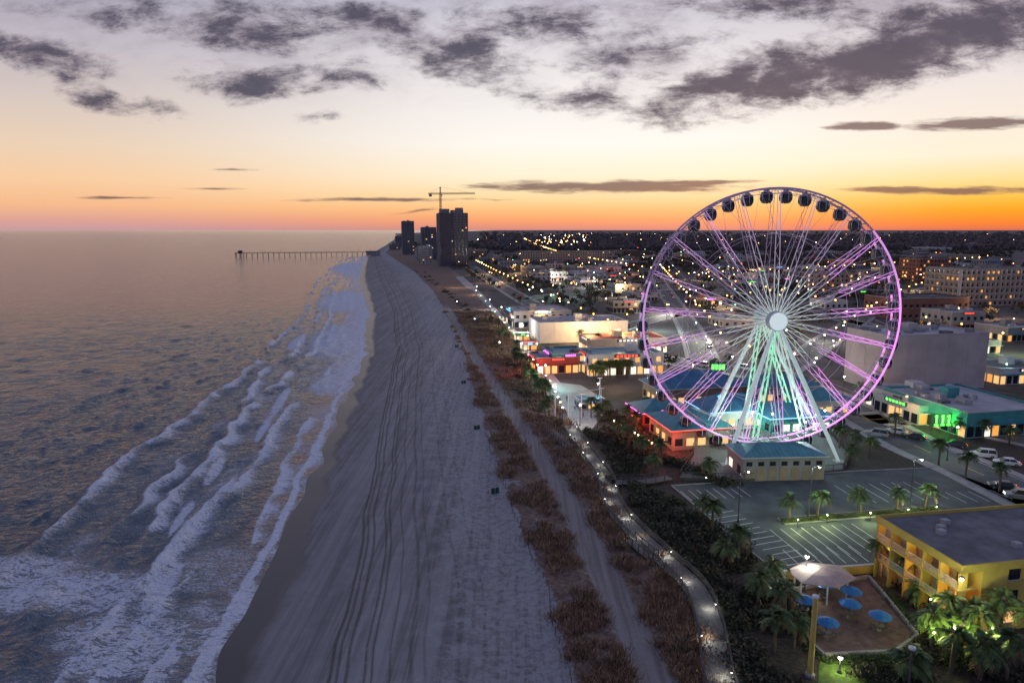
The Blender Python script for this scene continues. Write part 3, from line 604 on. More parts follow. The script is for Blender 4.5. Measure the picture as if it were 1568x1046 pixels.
# ---------------------------------------------------------------- buildings
OCC=[]
def building(name,x,y,w,d,h,wall='wall_beige',roof='roof_grey',rot=ROT,floors=None,lit=.2,shop=None,blank=False,balc=False,winmat=None,nroof=None,seed=None,wm=1.5,trim='wall_white',sign=None):
    """x,y = near-left corner; w along local x, d away"""
    g=random.Random(seed if seed is not None else int(x*7+y*13)); mb=MB(); fl=floors or max(1,int(h/3.2)); fh=(h-.6)/fl
    mb.box((w/2,d/2,0),(w,d,h-.5),wall,0,roof)
    for bx_,by_,sx,sy in ((w/2,.15,w,.3),(w/2,d-.15,w,.3),(.15,d/2,.3,d-.6),(w-.15,d/2,.3,d-.6)): mb.box((bx_,by_,h-.5),(sx,sy,.5),wall)
    if trim=='wall_white': mb.box((w/2,-.06,h-.12),(w+.24,.12,.14),'frame_white'); mb.box((-.06,d/2,h-.12),(.12,d+.01,.14),'frame_white')
    for q in range(nroof if nroof is not None else g.randint(2,3+int(w*d/150))):
        s=g.uniform(1,2.6); mb.box((g.uniform(2,max(2.1,w-2)),g.uniform(2,max(2.1,d-2)),h-.5),(s,s*g.uniform(.6,1.3),g.uniform(.6,1.5)),g.choice(('roof_light','wall_grey','roof_grey')))
    if w>14: mb.box((w*g.uniform(.3,.7),d*.6,h-.5),(3.2,2.8,2.4),wall)
    if blank:
        for i in range(1,int(w/6)): mb.box((i*w/int(w/6),-.04,0),(.25,.08,h-.15),wall)
        for i in range(1,int(d/6)): mb.box((-.04,i*d/int(d/6),0),(.08,.25,h-.15),wall)
    if not blank:
        for face,(ln) in (('f',w),('l',d),('r',d),('b',w)):
            n=max(1,int(ln/(wm*2.3)))
            for k in range(fl):
                if face=='b' and k%2: continue
                z0=k*fh+.9; hh=min(1.6,fh-1.3)
                isshop=shop and k==0
                nn=n
                if isshop: z0=.3;hh=min(2.4,fh-.6); nn=max(2,int(ln/2.2))
                for i in range(nn):
                    c=(i+.5)*ln/nn; ww=(ln/nn*.74 if isshop else wm)
                    m=(g.choice(('win_warm','win_white','win_warm','win_orange')) if g.random()<lit+.1 else 'glass_dark') if isshop else (winmat or g.choice(('win_warm','win_warm','win_white','win_orange'))) if g.random()<lit else 'glass_dark'
                    e=.05
                    if face=='f': mb.box((c,-e/2,z0),(ww,e,hh),m); (None if balc else mb.box((c,-.08,z0-.14),(ww+.2,.16,.12),'frame_white'))
                    elif face=='l': mb.box((-e/2,c,z0),(e,ww,hh),m); (None if balc else mb.box((-.08,c,z0-.14),(.16,ww+.2,.12),'frame_white'))
                    elif face=='r': mb.box((w+e/2,c,z0),(e,ww,hh),m)
                    else: mb.box((c,d+e/2,z0),(ww,e,hh),m)
                if balc and k and face in 'fl':
                    if face=='f': mb.box((w/2,-.65,k*fh),(w,1.3,.18),trim); mb.box((w/2,-1.27,k*fh+.18),(w,.06,.95),wall)
                    else: mb.box((-.65,d/2,k*fh),(1.3,d,.18),trim); mb.box((-1.27,d/2,k*fh+.18),(.06,d,.95),wall)
                    for i in range(n+1):
                        c=i*ln/n
                        if face=='f': mb.box((min(max(c,.1),w-.1),-.62,k*fh+.18),(.18,1.2,fh-.2),trim)
                        else: mb.box((-.62,min(max(c,.1),d-.1),k*fh+.18),(1.2,.18,fh-.2),trim)
    if shop:
        mb.box((w/2,-.7,min(3.1,h-1)),(w*.96,1.4,.16),shop)
        sm=sign or g.choice(('neon_red','neon_blue','win_white','neon_pink','win_warm','neon_green',None,None))
        if sm:
            mb.box((w*.5,-.14,h-1.15),(w*.34,.2,.95),'wall_dark')
            for q in range(6): mb.box((w*.5+(q-2.5)*w*.05,-.27,h-1.0),(w*.03,.06,.62),sm)
            if sign:
                mb.box((-.14,d*.5,h-1.15),(.2,d*.5,.95),'wall_dark')
                for q in range(6): mb.box((-.27,d*.5+(q-2.5)*d*.075,h-1.0),(.06,d*.045,.62),sm)
    o=mb.build(name,(x,y,0),rot)
    cx=x+(w/2)*math.cos(rot)-(d/2)*math.sin(rot); cy=y+(w/2)*math.sin(rot)+(d/2)*math.cos(rot); OCC.append((cx,cy,math.hypot(w,d)/2)); return o
def bp_(name,u,v,*a,**k):
    x,y=G(u,v); return building(name,x,y,*a,**k)
bp_('entertainment_hall',1352,602,34,17,16.6,'wall_pinkgrey','roof_light',blank=True,nroof=12,rot=.2)
bp_('commercial_building',1385,640,16,14,5.2,'wall_white','roof_light',shop='wall_white',lit=.5,nroof=10)
o=bp_('souvenir_shop',1405,652,13,15,4.8,'wall_white','roof_light',shop='wall_white',lit=.6,nroof=8,sign='neon_green')
mb=MB(); # green number sign on posts
for i in range(4):
    mb.box((i*1.45,0,0),(.34,.12,2.2),'neon_green'); mb.box((i*1.45-.28,0,1.7),(.22,.12,.35),'neon_green'); mb.box((i*1.45,0,-.3),(.9,.12,.28),'neon_green')
mb.box((2.1,.14,-.5),(6.8,.12,3.0),'wall_dark')
for xx in (-.9,5.1): mb.box((xx,.25,-2.2),(.14,.14,4.6),'steel_dark')
x,y=G(1432,664); o=mb.build('neon_sign',(x,y,2.2),.02); pointlight((2.2,-1.6,1.2),(.15,1,.15),700,o,.5)
x,y=G(1412,655); pointlight((x,y-1.5,3.2),(.2,1,.25),500,None,.3,'neon_lamp')
bp_('beachwear_store',1478,672,22,26,6.0,'wall_teal','roof_light',shop='roof_teal',lit=.35,nroof=12)
bp_('museum_building',826,526,38,20,8.6,'wall_white','roof_light',blank=True,nroof=8)
mb=MB()
x,y=G(845,524)
for i in range(15):
    if i==7: continue
    mb.box((i*.95,-.1,5.6),(.16,.1,1.1),'neon_red'); mb.box((i*.95+.25,-.1,5.6+(i%3)*.42),(.5,.1,.16),'neon_red'); 
    if i%2: mb.box((i*.95+.5,-.1,5.6),(.14,.1,1.0),'neon_red')
mb.build('wall_sign_lettering',(x,y-.4,0),ROT)
bp_('arcade_building',787,503,28,26,8,'wall_grey','roof_light',shop='roof_blue',lit=.3,sign='neon_blue')
bp_('gift_shop',822,574,14,12,5.5,'wall_red','roof_teal',shop='wall_red',lit=.6,sign='neon_red')
bp_('restaurant_building',846,572,12,14,6.5,'wall_teal','roof_teal',shop='roof_teal',lit=.6,sign='neon_pink')
bp_('pancake_restaurant',902,577,25,14,7,'wall_white','roof_teal',shop='wall_white',lit=.7,sign='neon_red')
bp_('shop_row',905,545,30,16,6,'wall_beige','roof_red',shop='wall_red',lit=.6,sign='win_white')
# small stalls on the promenade
for u,v,wl,rf,sg in ((812,556,'wall_teal','roof_red','neon_pink'),(800,537,'wall_red','roof_blue','neon_blue'),(790,522,'wall_white','roof_teal','neon_green')):
    bp_('food_stall',u,v,6,4,3.2,wl,rf,shop=rf,lit=.9,nroof=0,sign=sg)
bp_('hotel_building',800,404,122,24,17,'wall_beige','roof_grey',lit=.05,balc=False,floors=5,rot=.12)
bp_('apartment_building',1466,470,46,26,23,'wall_beige','roof_dark',lit=.2,floors=6,balc=True,winmat='win_orange')
bp_('parking_garage',1500,440,60,30,15,'wall_tan','roof_grey',lit=.4,floors=4,winmat='win_orange')
bp_('brick_building',1405,434,32,24,21,'wall_brick','roof_dark',lit=.3,floors=6,winmat='win_orange')
bp_('brick_warehouse',1370,490,44,24,11,'wall_brick','roof_dark',lit=.05,floors=2)
bp_('office_building',1250,448,34,20,14,'wall_tan','roof_dark',lit=.2,floors=4)
bp_('store_building',1440,545,26,16,5,'wall_grey','roof_light',shop='wall_white',lit=.4)
bp_('store_building',1530,590,20,14,5,'wall_white','roof_grey',shop='wall_teal',lit=.4)
# beachfront towers
def tower(name,u,v,w,d,h,wall,lit=.02,trim='wall_grey',**k):
    return bp_(name,u,v,w,d,h,wall,'roof_dark',lit=lit,wm=1.8,balc=True,rot=ROT,trim=trim,**k)
o=tower('high_rise_tower',673,408,37,22,67,'wall_slate',.03,'wall_grey')
mb=MB(); mb.box((8,11,67),(12,14,5),'wall_slate'); mb.box((24,11,67),(15,18,3.5),'wall_slate'); mb.box((27,11,70.5),(9,12,3),'wall_tan'); mb.box((18,-.9,0),(1.6,1.8,67),'wall_dark'); mb.box((9,-1.4,0),(14,.3,67),'wall_dark'); mb.build('roof_plant',(0,0,0),0,o)
tower('high_rise_hotel',617,390,22,20,62,'wall_slate',.03); tower('apartment_tower',647,398,22,18,50,'wall_slate',.04); tower('white_hotel_building',640,404,20,14,24,'wall_white',.06)
tower('hotel_building',597,383,24,18,16,'wall_grey',.05); tower('apartment_tower',765,380,24,18,26,'wall_slate',.03); tower('hotel_building',720,398,26,18,14,'wall_tan',.15); tower('apartment_tower',606,379,20,20,30,'wall_slate',.03)
# tower crane
x,y=G(676,403); mb=MB(); TZ=104
def lattice(mb,p0,p1,w,n,mat,r=.18):
    p0=Vector(p0);p1=Vector(p1);d=(p1-p0).normalized();a=d.orthogonal().normalized();b=d.cross(a)
    cs=[(a*i+b*j)*w/2 for i,j in ((-1,-1),(1,-1),(1,1),(-1,1))]
    for c in cs: mb.tube(p0+c,p1+c,r,r,mat,4)
    for k in range(n):
        q0=p0.lerp(p1,k/n);q1=p0.lerp(p1,(k+1)/n)
        for j in range(4): mb.tube(q0+cs[j],q1+cs[(j+1)%4],r*.6,r*.6,mat,3,False)
lattice(mb,(0,0,0),(0,0,TZ-9),2.2,30,'crane_yellow',.28); lattice(mb,(-17,3,TZ-9),(48,-8,TZ-9),1.6,30,'crane_yellow',.22)
lattice(mb,(0,0,TZ-9),(0,0,TZ),1.2,3,'crane_yellow',.25); mb.tube((0,0,TZ),(40,-7,TZ-8),.12,.12,'steel_dark',4); mb.tube((0,0,TZ),(-15,3,TZ-8),.12,.12,'steel_dark',4)
mb.box((-14,2.5,TZ-13),(4,2,4),'concrete'); mb.box((1.8,-1,TZ-12.5),(1.8,1.8,2.4),'steel_white'); mb.build('tower_crane',(x,y,0),0)
# pier
a=Vector(G(578,391,0)+(0,)); b=Vector(G(360,394,SEA)+(0,)); d=b-a; Lp=d.length; ang=math.atan2(d.y,d.x); mb=MB(); PZ=5.2
mb.box((Lp/2,0,PZ),(Lp,6,.6),'wood_grey'); 
for i in range(int(Lp/9)+1):
    for s in (-2.4,2.4): mb.tube((i*9,s,-4),(i*9,s,PZ),.42,.36,'wood_grey',6)
    mb.box((i*9,0,PZ-.5),(.5,6,.5),'wood_grey')
for s in (-2.9,2.9):
    mb.box((Lp/2,s,PZ+1.6),(Lp,.14,.14),'wood_grey')
    for i in range(int(Lp/4.5)): mb.box((i*4.5,s,PZ+.6),(.18,.18,1.0),'wood_grey')
for i in range(int(Lp/27)): mb.tube((i*27+6,2.6,PZ+.6),(i*27+6,2.6,PZ+6),.14,.12,'steel_dark',5)
mb.box((Lp-8,0,PZ),(16,14,.6),'wood_grey'); mb.box((Lp-9,0,PZ+.6),(7,5,2.8),'wood_grey'); 
mb.face([(Lp-13,-3,PZ+3.4),(Lp-5,-3,PZ+3.4),(Lp-6,0,PZ+5),(Lp-12,0,PZ+5)],'roof_dark'); mb.face([(Lp-13,3,PZ+3.4),(Lp-5,3,PZ+3.4),(Lp-6,0,PZ+5),(Lp-12,0,PZ+5)],'roof_dark')
for s in (-6,6):
    for i in (2,8,14): mb.tube((Lp-16+i,s,-4),(Lp-16+i,s,PZ),.42,.36,'wood_grey',6)
mb.box((8,0,0),(24,16,7),'wall_grey'); mb.box((8,0,7),(26,18,.6),'roof_dark')
mb.build('fishing_pier',(a.x,a.y,0),ang)
# yellow motel beside the patio
mot=bpy.data.objects.new('motel_building',None); scene.collection.objects.link(mot); mot.location=(50.9,72.4,0); mot.rotation_euler=(0,0,.17)
mb=MB(); W_,D_,HH=46,14,8.4
mb.box((W_/2+1.4,D_/2,0),(W_-2.8+0,D_,HH-.35),'wall_yellow',0,'roof_dark')
mb.box((W_/2,.0,HH-.75),(W_+.3,.25,.95),'wall_yellow'); mb.box((0,D_/2,HH-.75),(.25,D_-.26,.95),'wall_yellow'); mb.box((W_/2,D_,HH-.75),(W_+.3,.25,.95),'wall_yellow')
mb.box((W_/2,D_/2,HH-.34),(W_-.4,D_-.4,.12),'roof_grey')
mb.build('walls',parent=mot)
mb=MB()
for k in range(3):
    z0=k*2.65
    if k: mb.box((1.15,D_/2,z0),(2.5,D_-.3,.2),'wall_yellow')
    for i in range(6):
        c=.3+i*(D_-.6)/5; mb.box((.55,c,z0+(.2 if k else 0)),(1.3 if 0<i<5 else 1.1,.2,2.45),'wall_yellow')
    for i in range(5):
        c=.3+(i+.5)*(D_-.6)/5
        mb.box((1.36,c-.35,z0+.25),(.06,1.3,2.0),'win_orange' if (i+k)%2 else 'glass_dark'); mb.box((1.36,c+.8,z0+.25),(.06,.8,2.0),'wall_tan')
        if k:
            mb.box((.0,c,z0+1.05),(.07,2.3,.07),'steel_white')
            for j in range(12): mb.box((.0,c-1.1+j*.2,z0+.2),(.03,.03,.86),'steel_white')
mb.build('balconies',parent=mot)
for k in range(3):
    for i in range(0,5,2): pointlight((.7,.3+(i+.5)*(D_-.6)/5,k*2.65+2.2),(1,.5,.12),40,mot,.1,'balcony_lamp')
mb=MB()
for i in range(9):
    for k in range(3): mb.box((7+i*4.4,-.03,k*2.65+1.0),(1.5,.06,1.3),'glass_dark' if (i+k)%3 else 'win_warm'); mb.box((7+i*4.4,-.07,k*2.65+.86),(1.7,.12,.1),'frame_white')
for q in range(9): mb.box((random.uniform(4,30),random.uniform(3,12),HH-.22),(.9,.8,.6),'roof_light')
mb.build('windows',parent=mot)
pointlight((-.5,-.6,7.2),(1,.95,.6),500,mot,.2,'corner_lamp'); mb=MB(); mb.box((-.3,-.4,7.3),(.4,.4,.2),'steel_dark'); mb.ball((-.4,-.5,7.2),.2,'bulb_white'); mb.build('corner_floodlight',parent=mot)
# patio
mb=MB(); PT=[G(*p) for p in ((1212,905),(1330,885),(1350,908),(1405,975),(1370,1000),(1262,1005),(1240,985))]
mb.face([(x,y,.03) for x,y in PT][::-1],'brick_paving')
for i in range(len(PT)):
    a=Vector(PT[i]+(0,));b=Vector(PT[(i+1)%len(PT)]+(0,));d=b-a;m=(a+b)/2; mb.box((m.x,m.y,0),(d.length,.3,.45),'concrete',math.atan2(d.y,d.x))
mb.build('patio')
mb=MB(); mb.face([(*G(*p),.025) for p in ((1255,1010),(1370,1005),(1380,1075),(1250,1075))],'lawn'); mb.build('lawn')
P=[];S=[]
for q in range(34): P.append(G(1262+108*q/33+random.uniform(-3,3),1010+random.uniform(-2,4))); S.append(random.uniform(.7,1.1))
for q in range(20): P.append(G(1240+random.uniform(-6,6),925+80*q/20)); S.append(random.uniform(.8,1.2))
for q in range(22): P.append(G(1352+58*q/22+random.uniform(-3,3),905+68*q/22)); S.append(random.uniform(.8,1.3))
scatter('hedge',P,S,th,['hedge','leaf_mid','palm_leaf'])
mb=MB(); mb.tube((0,0,0),(0,0,2.55),.04,.03,'steel_dark',6); mb.lathe((0,0,2.0),[(1.45,0),(1.4,.04),(.75,.38),(.02,.62)],'umbrella_blue',8); mb.lathe((0,0,.72),[(.001,.04),(.55,.04),(.55,0),(.001,0)],'wood_deck',14); mb.lathe((0,0,0),[(.3,0),(.28,.08),(.05,.1)],'concrete',10)
for j in range(4):
    an=j*1.57+.4; cx,cy=.95*math.cos(an),.95*math.sin(an); mb.box((cx,cy,.43),(.42,.42,.05),'wood_deck',an); mb.box((cx*1.2,cy*1.2,.48),(.05,.42,.42),'wood_deck',an)
    for e in (-.17,.17):
        for f in (-.17,.17): mb.box((cx+e,cy+f,0),(.04,.04,.43),'wood_deck')
o=mb.build('patio_umbrella_table'); ume=o.data; bpy.data.objects.remove(o)
for u,v in ((1232,940),(1262,915),(1302,926),(1300,946),(1346,965),(1265,975)): x,y=G(u,v); inst('patio_umbrella_table',ume,(x,y,.03),random.random(),.92)
mb=MB()
for j in range(6):
    t=j*math.pi/3+.3; mb.tube((3.4*math.cos(t),2.6*math.sin(t),0),(3.4*math.cos(t),2.6*math.sin(t),2.8),.1,.1,'steel_white',8)
mb.lathe((0,0,2.8),[(4.2,-.12),(4.3,0),(2.2,.55),(.05,.9)],'canvas_pink',6,1,.8); x,y=G(1255,910); mb.build('shade_pavilion',(x,y,0),.17); pointlight((x-1,y-1,2.2),(1,.95,.7),160,None,.3,'pavilion_lamp')
mb=MB(); a=Vector(G(1163,890)+(0,));b=Vector(G(1345,876)+(0,));d=b-a;m=(a+b)/2; mb.box((m.x,m.y,0),(d.length,.3,1.2),'wall_yellow',math.atan2(d.y,d.x)); mb.box((m.x,m.y,1.2),(d.length,.4,.1),'frame_white',math.atan2(d.y,d.x)); mb.build('garden_wall')
# plaza
mb=MB(); PZp=[G(*p) for p in ((845,668),(870,672),(905,660),(925,632),(915,605),(890,590),(850,585),(838,600),(836,640))]
mb.face([(x,y,.03) for x,y in PZp][::-1],'paver'); mb.build('plaza_pavement')
mb=MB(); Lp_=smooth_line([G(*p) for p in ((852,610),(825,572),(797,532),(772,502),(747,472),(722,443),(702,424))],4); strip(mb,Lp_,-3.2,4.5,.05,'paver'); mb.build('promenade_pavement')
mb=MB()
for i,(u,v) in enumerate(((850,640),(870,640),(890,640),(920,630),(850,622),(918,612))):
    x,y=G(u,v); mb.tube((x,y,0),(x,y,6.2),.14,.12,'steel_white',8)
    mb.box((x,y,6.0),(1.4,.16,.16),'steel_white')
x0,y0=G(850,640);x1,y1=G(920,630); mb.tube((x0,y0,5.9),(x1,y1,5.9),.09,.09,'steel_white',6); mb.build('plaza_entrance_frame')
x,y=G(886,628); o=building('plaza_kiosk',x,y,7,4,2.8,'wall_grey','roof_teal',shop='wall_white',lit=.4,nroof=0)

# wheel pavilion & restaurant with teal hip roofs
def hip(name,u,v,w,d,h,rise,wall,roof,rot=ROT,eave=.9,lit='win_warm',doors=0,edge=None):
    x,y=G(u,v); mb=MB(); mb.box((w/2,d/2,0),(w,d,h),wall)
    e=eave; A=[(-e,-e,h),(w+e,-e,h),(w+e,d+e,h),(-e,d+e,h)]
    if w>=d: R0,R1=(d/2,d/2,h+rise),(w-d/2,d/2,h+rise); mb.face([A[0],A[1],R1,R0],roof);mb.face([A[1],A[2],R1],roof);mb.face([A[2],A[3],R0,R1],roof);mb.face([A[3],A[0],R0],roof)
    else: R0,R1=(w/2,w/2,h+rise),(w/2,d-w/2,h+rise); mb.face([A[0],A[1],R0],roof);mb.face([A[1],A[2],R1,R0],roof);mb.face([A[2],A[3],R1],roof);mb.face([A[3],A[0],R0,R1],roof)
    mb.face([A[3],A[2],A[1],A[0]],'wall_white')
    if w>=d:   # standing seams on the near slope
        ns=int((w+2*e)/.9)
        for i in range(1,ns):
            xx=-e+i*(w+2*e)/ns; f=min(1,(xx+e)/(d/2+e),(w+e-xx)/(d/2+e)); mb.tube((xx,-e,h+.03),(xx,-e+(d/2+e)*f,h+rise*f+.03),.035,.035,roof,3,False)
    for cx,cy,sx,sy in ((w/2,-e-.02,w+2*e+.1,.06),(-e-.02,d/2,.06,d+2*e)): mb.box((cx,cy,h-.12),(sx,sy,.22),'frame_white')
    if edge:
        mb.box((w/2,-e-.09,h-.06),(w+2*e,.06,.12),edge); mb.box((-e-.09,d/2,h-.06),(.06,d+2*e-.2,.12),edge)
    n=max(2,int(w/2.2))
    for i in range(n):
        c=(i+.5)*w/n
        if doors: mb.box((c,-.04,0),(w/n*.72,.08,2.5),'wall_tan'); mb.box((c,-.04,h-1.7),(w/n*.5,.06,.8),'glass_dark')
        else: mb.box((c,-.03,.9),(w/n*.66,.06,1.6),lit if i%3 else 'glass_dark'); mb.box((c,-.05,.78),(w/n*.75,.1,.1),'frame_white')
    for i in range(max(2,int(d/3))):
        c=(i+.5)*d/max(2,int(d/3)); mb.box((-.03,c,.9),(.06,1.6,1.6),lit if i%3 else 'glass_dark')
    o=mb.build(name,(x,y,0),rot); OCC.append((x+w/2,y+d/2,max(w,d)/2)); return o
hip('ticket_pavilion',1137,737,15.5,8,4.6,1.6,'wall_grey','roof_teal',.06,.5,'win_white',1)
hip('restaurant_building',1030,690,13,13,4.5,3,'wall_tan','roof_teal',ROT,edge='neon_red')
hip('beach_bar',985,655,12,9,3.6,2.4,'wall_red','roof_teal',ROT,lit='neon_red',edge='neon_pink')
hip('boarding_pavilion',1085,660,16,10,4.5,3,'wall_white','roof_blue',ROT,edge='neon_blue')
hip('boarding_pavilion',1180,668,15,10,4.2,2.6,'wall_teal','roof_blue',ROT,lit='win_white',edge='neon_blue')
hip('restaurant_building',1010,625,24,12,5,3.4,'wall_tan','roof_blue',ROT)
hip('gift_shop',1150,620,20,10,4.5,2.6,'wall_white','roof_teal',ROT)
hip('gift_shop',1235,640,12,9,4.2,2.2,'wall_white','roof_teal',ROT)
x,y=G(1018,660); mb=MB(); mb.box((0,0,4.4),(3.2,.3,1.3),'neon_pink'); mb.box((0,.25,4.2),(3.6,.2,1.7),'wall_dark'); mb.tube((-1.2,.3,0),(-1.2,.3,4.4),.08,.08,'steel_dark'); mb.tube((1.2,.3,0),(1.2,.3,4.4),.08,.08,'steel_dark'); o=mb.build('neon_sign',(x,y-3,0)); pointlight((0,-1.5,4),(1,.1,.6),800,o,.4)
x,y=G(1035,690); pointlight((x-2,y-3,3),(1,.10,.05),1300,None,.4,'neon_lamp')
x,y=G(975,662); pointlight((x,y,3),(1,.10,.05),800,None,.4,'neon_lamp')
x,y=G(1098,600); mb=MB()
for q in range(4): mb.box((-1.5+q,0,6.5),(.7,.2,1.5),'neon_green')
mb.box((0,.22,5.8),(5,.2,3.0),'wall_dark'); mb.tube((0,.3,0),(0,.3,6),.2,.2,'steel_dark'); mb.build('neon_sign',(x,y,0))
# deck with timber rails around the wheel
mb=MB(); DK=[G(*p) for p in ((1040,735),(1062,700),(1060,668),(1260,655),(1300,700),(1290,722),(1140,738))]
mb.face([(x,y,.5) for x,y in DK][::-1],'wood_deck')
for i in range(len(DK)):
    a=Vector(DK[i]+(0,));b=Vector(DK[(i+1)%len(DK)]+(0,));n=max(2,int((b-a).length/2)); m=(a+b)/2;d=b-a;an=math.atan2(d.y,d.x)
    mb.box((m.x,m.y,0),(d.length,.15,.5),'wood_grey',an); mb.box((m.x,m.y,1.5),(d.length,.12,.1),'wood_grey',an)
    for k in range(n): p=a.lerp(b,k/n); mb.box((p.x,p.y,.5),(.1,.1,1.05),'wood_grey')
mb.build('boarding_deck')

# ---------------------------------------------------------------- ferris wheel
WX,WY,WZ=53.2,141.0,27.9; RR=26.3
fw=bpy.data.objects.new('ferris_wheel',None); scene.collection.objects.link(fw); fw.location=(WX,WY,WZ)
NS=42
def pol(r,t,y): return (r*math.sin(t),y,r*math.cos(t))
def rimmat(t):
    t%=2*math.pi
    if 1.3<t<2.9: return 'led_magenta'
    if 2.9<=t<4.2: return 'led_pink'
    if .8<t<=1.3 : return 'led_pink'
    if 4.2<=t<5.0: return 'led_lilac'
    return 'rim_glow_dim'
mb=MB()
for yy in (-1.6,1.6):
    for i in range(84):
        t0=2*math.pi*i/84;t1=2*math.pi*(i+1)/84; m=rimmat((t0+t1)/2)
        mb.tube(pol(RR,t0,yy),pol(RR,t1,yy),.20,.20,m,6,False); mb.tube(pol(RR-1.0,t0,yy*.95),pol(RR-1.0,t1,yy*.95),.06,.06,'rim_glow_dim',4,False)
        mb.tube(pol(RR,t0,yy),pol(RR-1.0,t1,yy*.95),.04,.04,'rim_glow_dim',3,False)
    for i in range(42):
        t0=2*math.pi*i/42;t1=2*math.pi*(i+1)/42; mb.tube(pol(RR*.66,t0,yy*1.4),pol(RR*.66,t1,yy*1.4),.045,.045,'spoke_rear',4,False)
for i in range(NS): t=2*math.pi*i/NS; mb.tube(pol(RR,t,-1.6),pol(RR,t,1.6),.12,.12,'steel_white',5); mb.tube(pol(RR-1,t,-1.5),pol(RR-1,t,1.5),.05,.05,'steel_white',4)
mb.build('rim',parent=fw)
mb=MB()
for i in range(21):
    t=2*math.pi*i/21; so=rimmat(t)
    so={'rim_glow_dim':'led_lilac','led_magenta':'led_magenta','led_pink':'led_pink','led_lilac':'led_pink'}[so]
    if t<.6 or t>5.7: so='led_soft'
    for yy0,yy1 in ((-3.4,-1.6),(3.4,1.6)):
        n=12; rr=[1.6+(RR-1.6)*k/n for k in range(n+1)]; rear=yy0>0
        for k in range(n):
            f0,f1=(rr[k]-1.6)/(RR-1.6),(rr[k+1]-1.6)/(RR-1.6); ya,yb=yy0+(yy1-yy0)*f0,yy0+(yy1-yy0)*f1; w0=.18+.30*math.sin(math.pi*min(1,f0*1.1+.12)*.85); w1=.18+.30*math.sin(math.pi*min(1,f1*1.1+.12)*.85)
            mt='spoke_rear' if rear else 'led_white' if k<4 else 'led_soft' if k<6 else so
            if rear and so=='led_magenta' and k>5: mt='led_pink'
            elif rear and so=='led_pink' and k>6: mt='led_lilac'
            for s in (-1,1): mb.tube(pol(rr[k],t+s*w0/max(rr[k],2.2),ya),pol(rr[k+1],t+s*w1/rr[k+1],yb),.08 if not rear else .06,.08 if not rear else .06,mt,4,False)
            s=1 if k%2 else -1; mb.tube(pol(rr[k],t+s*w0/max(rr[k],2.2),ya),pol(rr[k+1],t-s*w1/rr[k+1],yb),.04,.04,mt,3,False)
    for k in (5,9):
        r=1.6+(RR-1.6)*k/14; ya=3.4-1.8*k/14; mb.tube(pol(r,t,-ya),pol(r,t,ya),.05,.05,'spoke_rear',3,False)
    t2=t+math.pi/21
    for s in (-1,1): mb.tube(pol(RR,t2,-1.6),pol(RR*.66,t2+s*math.pi/21,-2.24),.035,.035,'spoke_rear',3,False)
mb.build('spokes',parent=fw)
mb=MB(); mb.tube((0,-5.2,0),(0,5.2,0),.9,.9,'steel_white',16)
for yy in (-3.4,3.4): mb.tube((0,yy-.2,0),(0,yy+.2,0),2.0,2.0,'steel_white',24)
mb.tube((0,-5.3,0),(0,-5.0,0),1.95,1.95,'steel_white',28); mb.tube((0,-5.36,0),(0,-5.3,0),1.8,1.8,'led_hub',28)
mb.build('hub',parent=fw)
gb=MB(); pf=[(.35,-1.25),(.8,-1.15),(1.08,-.7),(1.15,-.1),(1.08,.5),(.85,.95),(.4,1.15),(.01,1.18)]
gb.lathe((0,0,0),pf,['steel_dark','steel_dark','steel_dark','glass_dark','glass_dark','steel_white','steel_white'],12,1.0,1.25)
for j in range(6):
    t=2*math.pi*(j+.5)/6
    for q in range(2,5): 
        a,b=pf[q],pf[q+1]; gb.tube((a[0]*1.01*math.cos(t),a[0]*1.26*math.sin(t),a[1]),(b[0]*1.01*math.cos(t),b[0]*1.26*math.sin(t),b[1]),.06,.06,'steel_white',4,False)
gb.tube((0,-1.5,1.5),(0,1.5,1.5),.08,.08,'steel_dark',6); gb.tube((0,-.6,1.5),(0,-.5,1.0),.06,.06,'steel_dark',4); gb.tube((0,.6,1.5),(0,.5,1.0),.06,.06,'steel_dark',4)
gb.box((0,0,1.15),(.9,.9,.2),'steel_white')
go=gb.build('gondola'); gme=go.data; bpy.data.objects.remove(go)
for i in range(NS):
    t=2*math.pi*(i+.5)/NS; x,_,z=pol(RR-.15,t,0); inst('gondola_%d'%(i+1),gme,(x,0,z-1.5),0,1.04,fw)
mb=MB()
fb=Vector((0,-4.4,0)); rb=Vector((0,4.4,0))
def foot(u,v): x,y=G(u,v,.3); return Vector((x-WX,y-WY,.3-WZ))
def leg(a,b,r,mat,segs=8): 
    for k in range(segs): mb.tube(a.lerp(b,k/segs),a.lerp(b,(k+1)/segs),r*(.75+.5*math.sin(math.pi*k/segs)),r*(.75+.5*math.sin(math.pi*(k+1)/segs)),mat,10,False)
for a,b,r,m in ((fb,foot(1111,713),.38,'leg_lit'),(fb,foot(1285,708),.38,'leg_lit'),(rb,foot(1078,668),.36,'leg_lit'),(rb,foot(1250,660),.36,'leg_lit')):
    leg(a,b,r,m); mb.box((b.x,b.y,b.z-.3),(2.0,2.0,.6),'concrete')
for a,b,m in ((fb,foot(1155,676),'leg_lit_green'),(fb,foot(1235,674),'leg_lit'),(rb,foot(1140,652),'leg_lit_green'),(rb,foot(1218,650),'leg_lit_green')):
    o_=Vector((.55,0,0)); mb.tube(a-o_*.6,b-o_,.17,.21,m,8); mb.tube(a+o_*.6,b+o_,.17,.21,m,8)
    for k in range(12): s=1 if k%2 else -1; mb.tube(a.lerp(b,k/12)+o_*s*.8,a.lerp(b,(k+1)/12)-o_*s*.9,.07,.07,m,4,False)
f1,f2=foot(1111,713),foot(1285,708); 
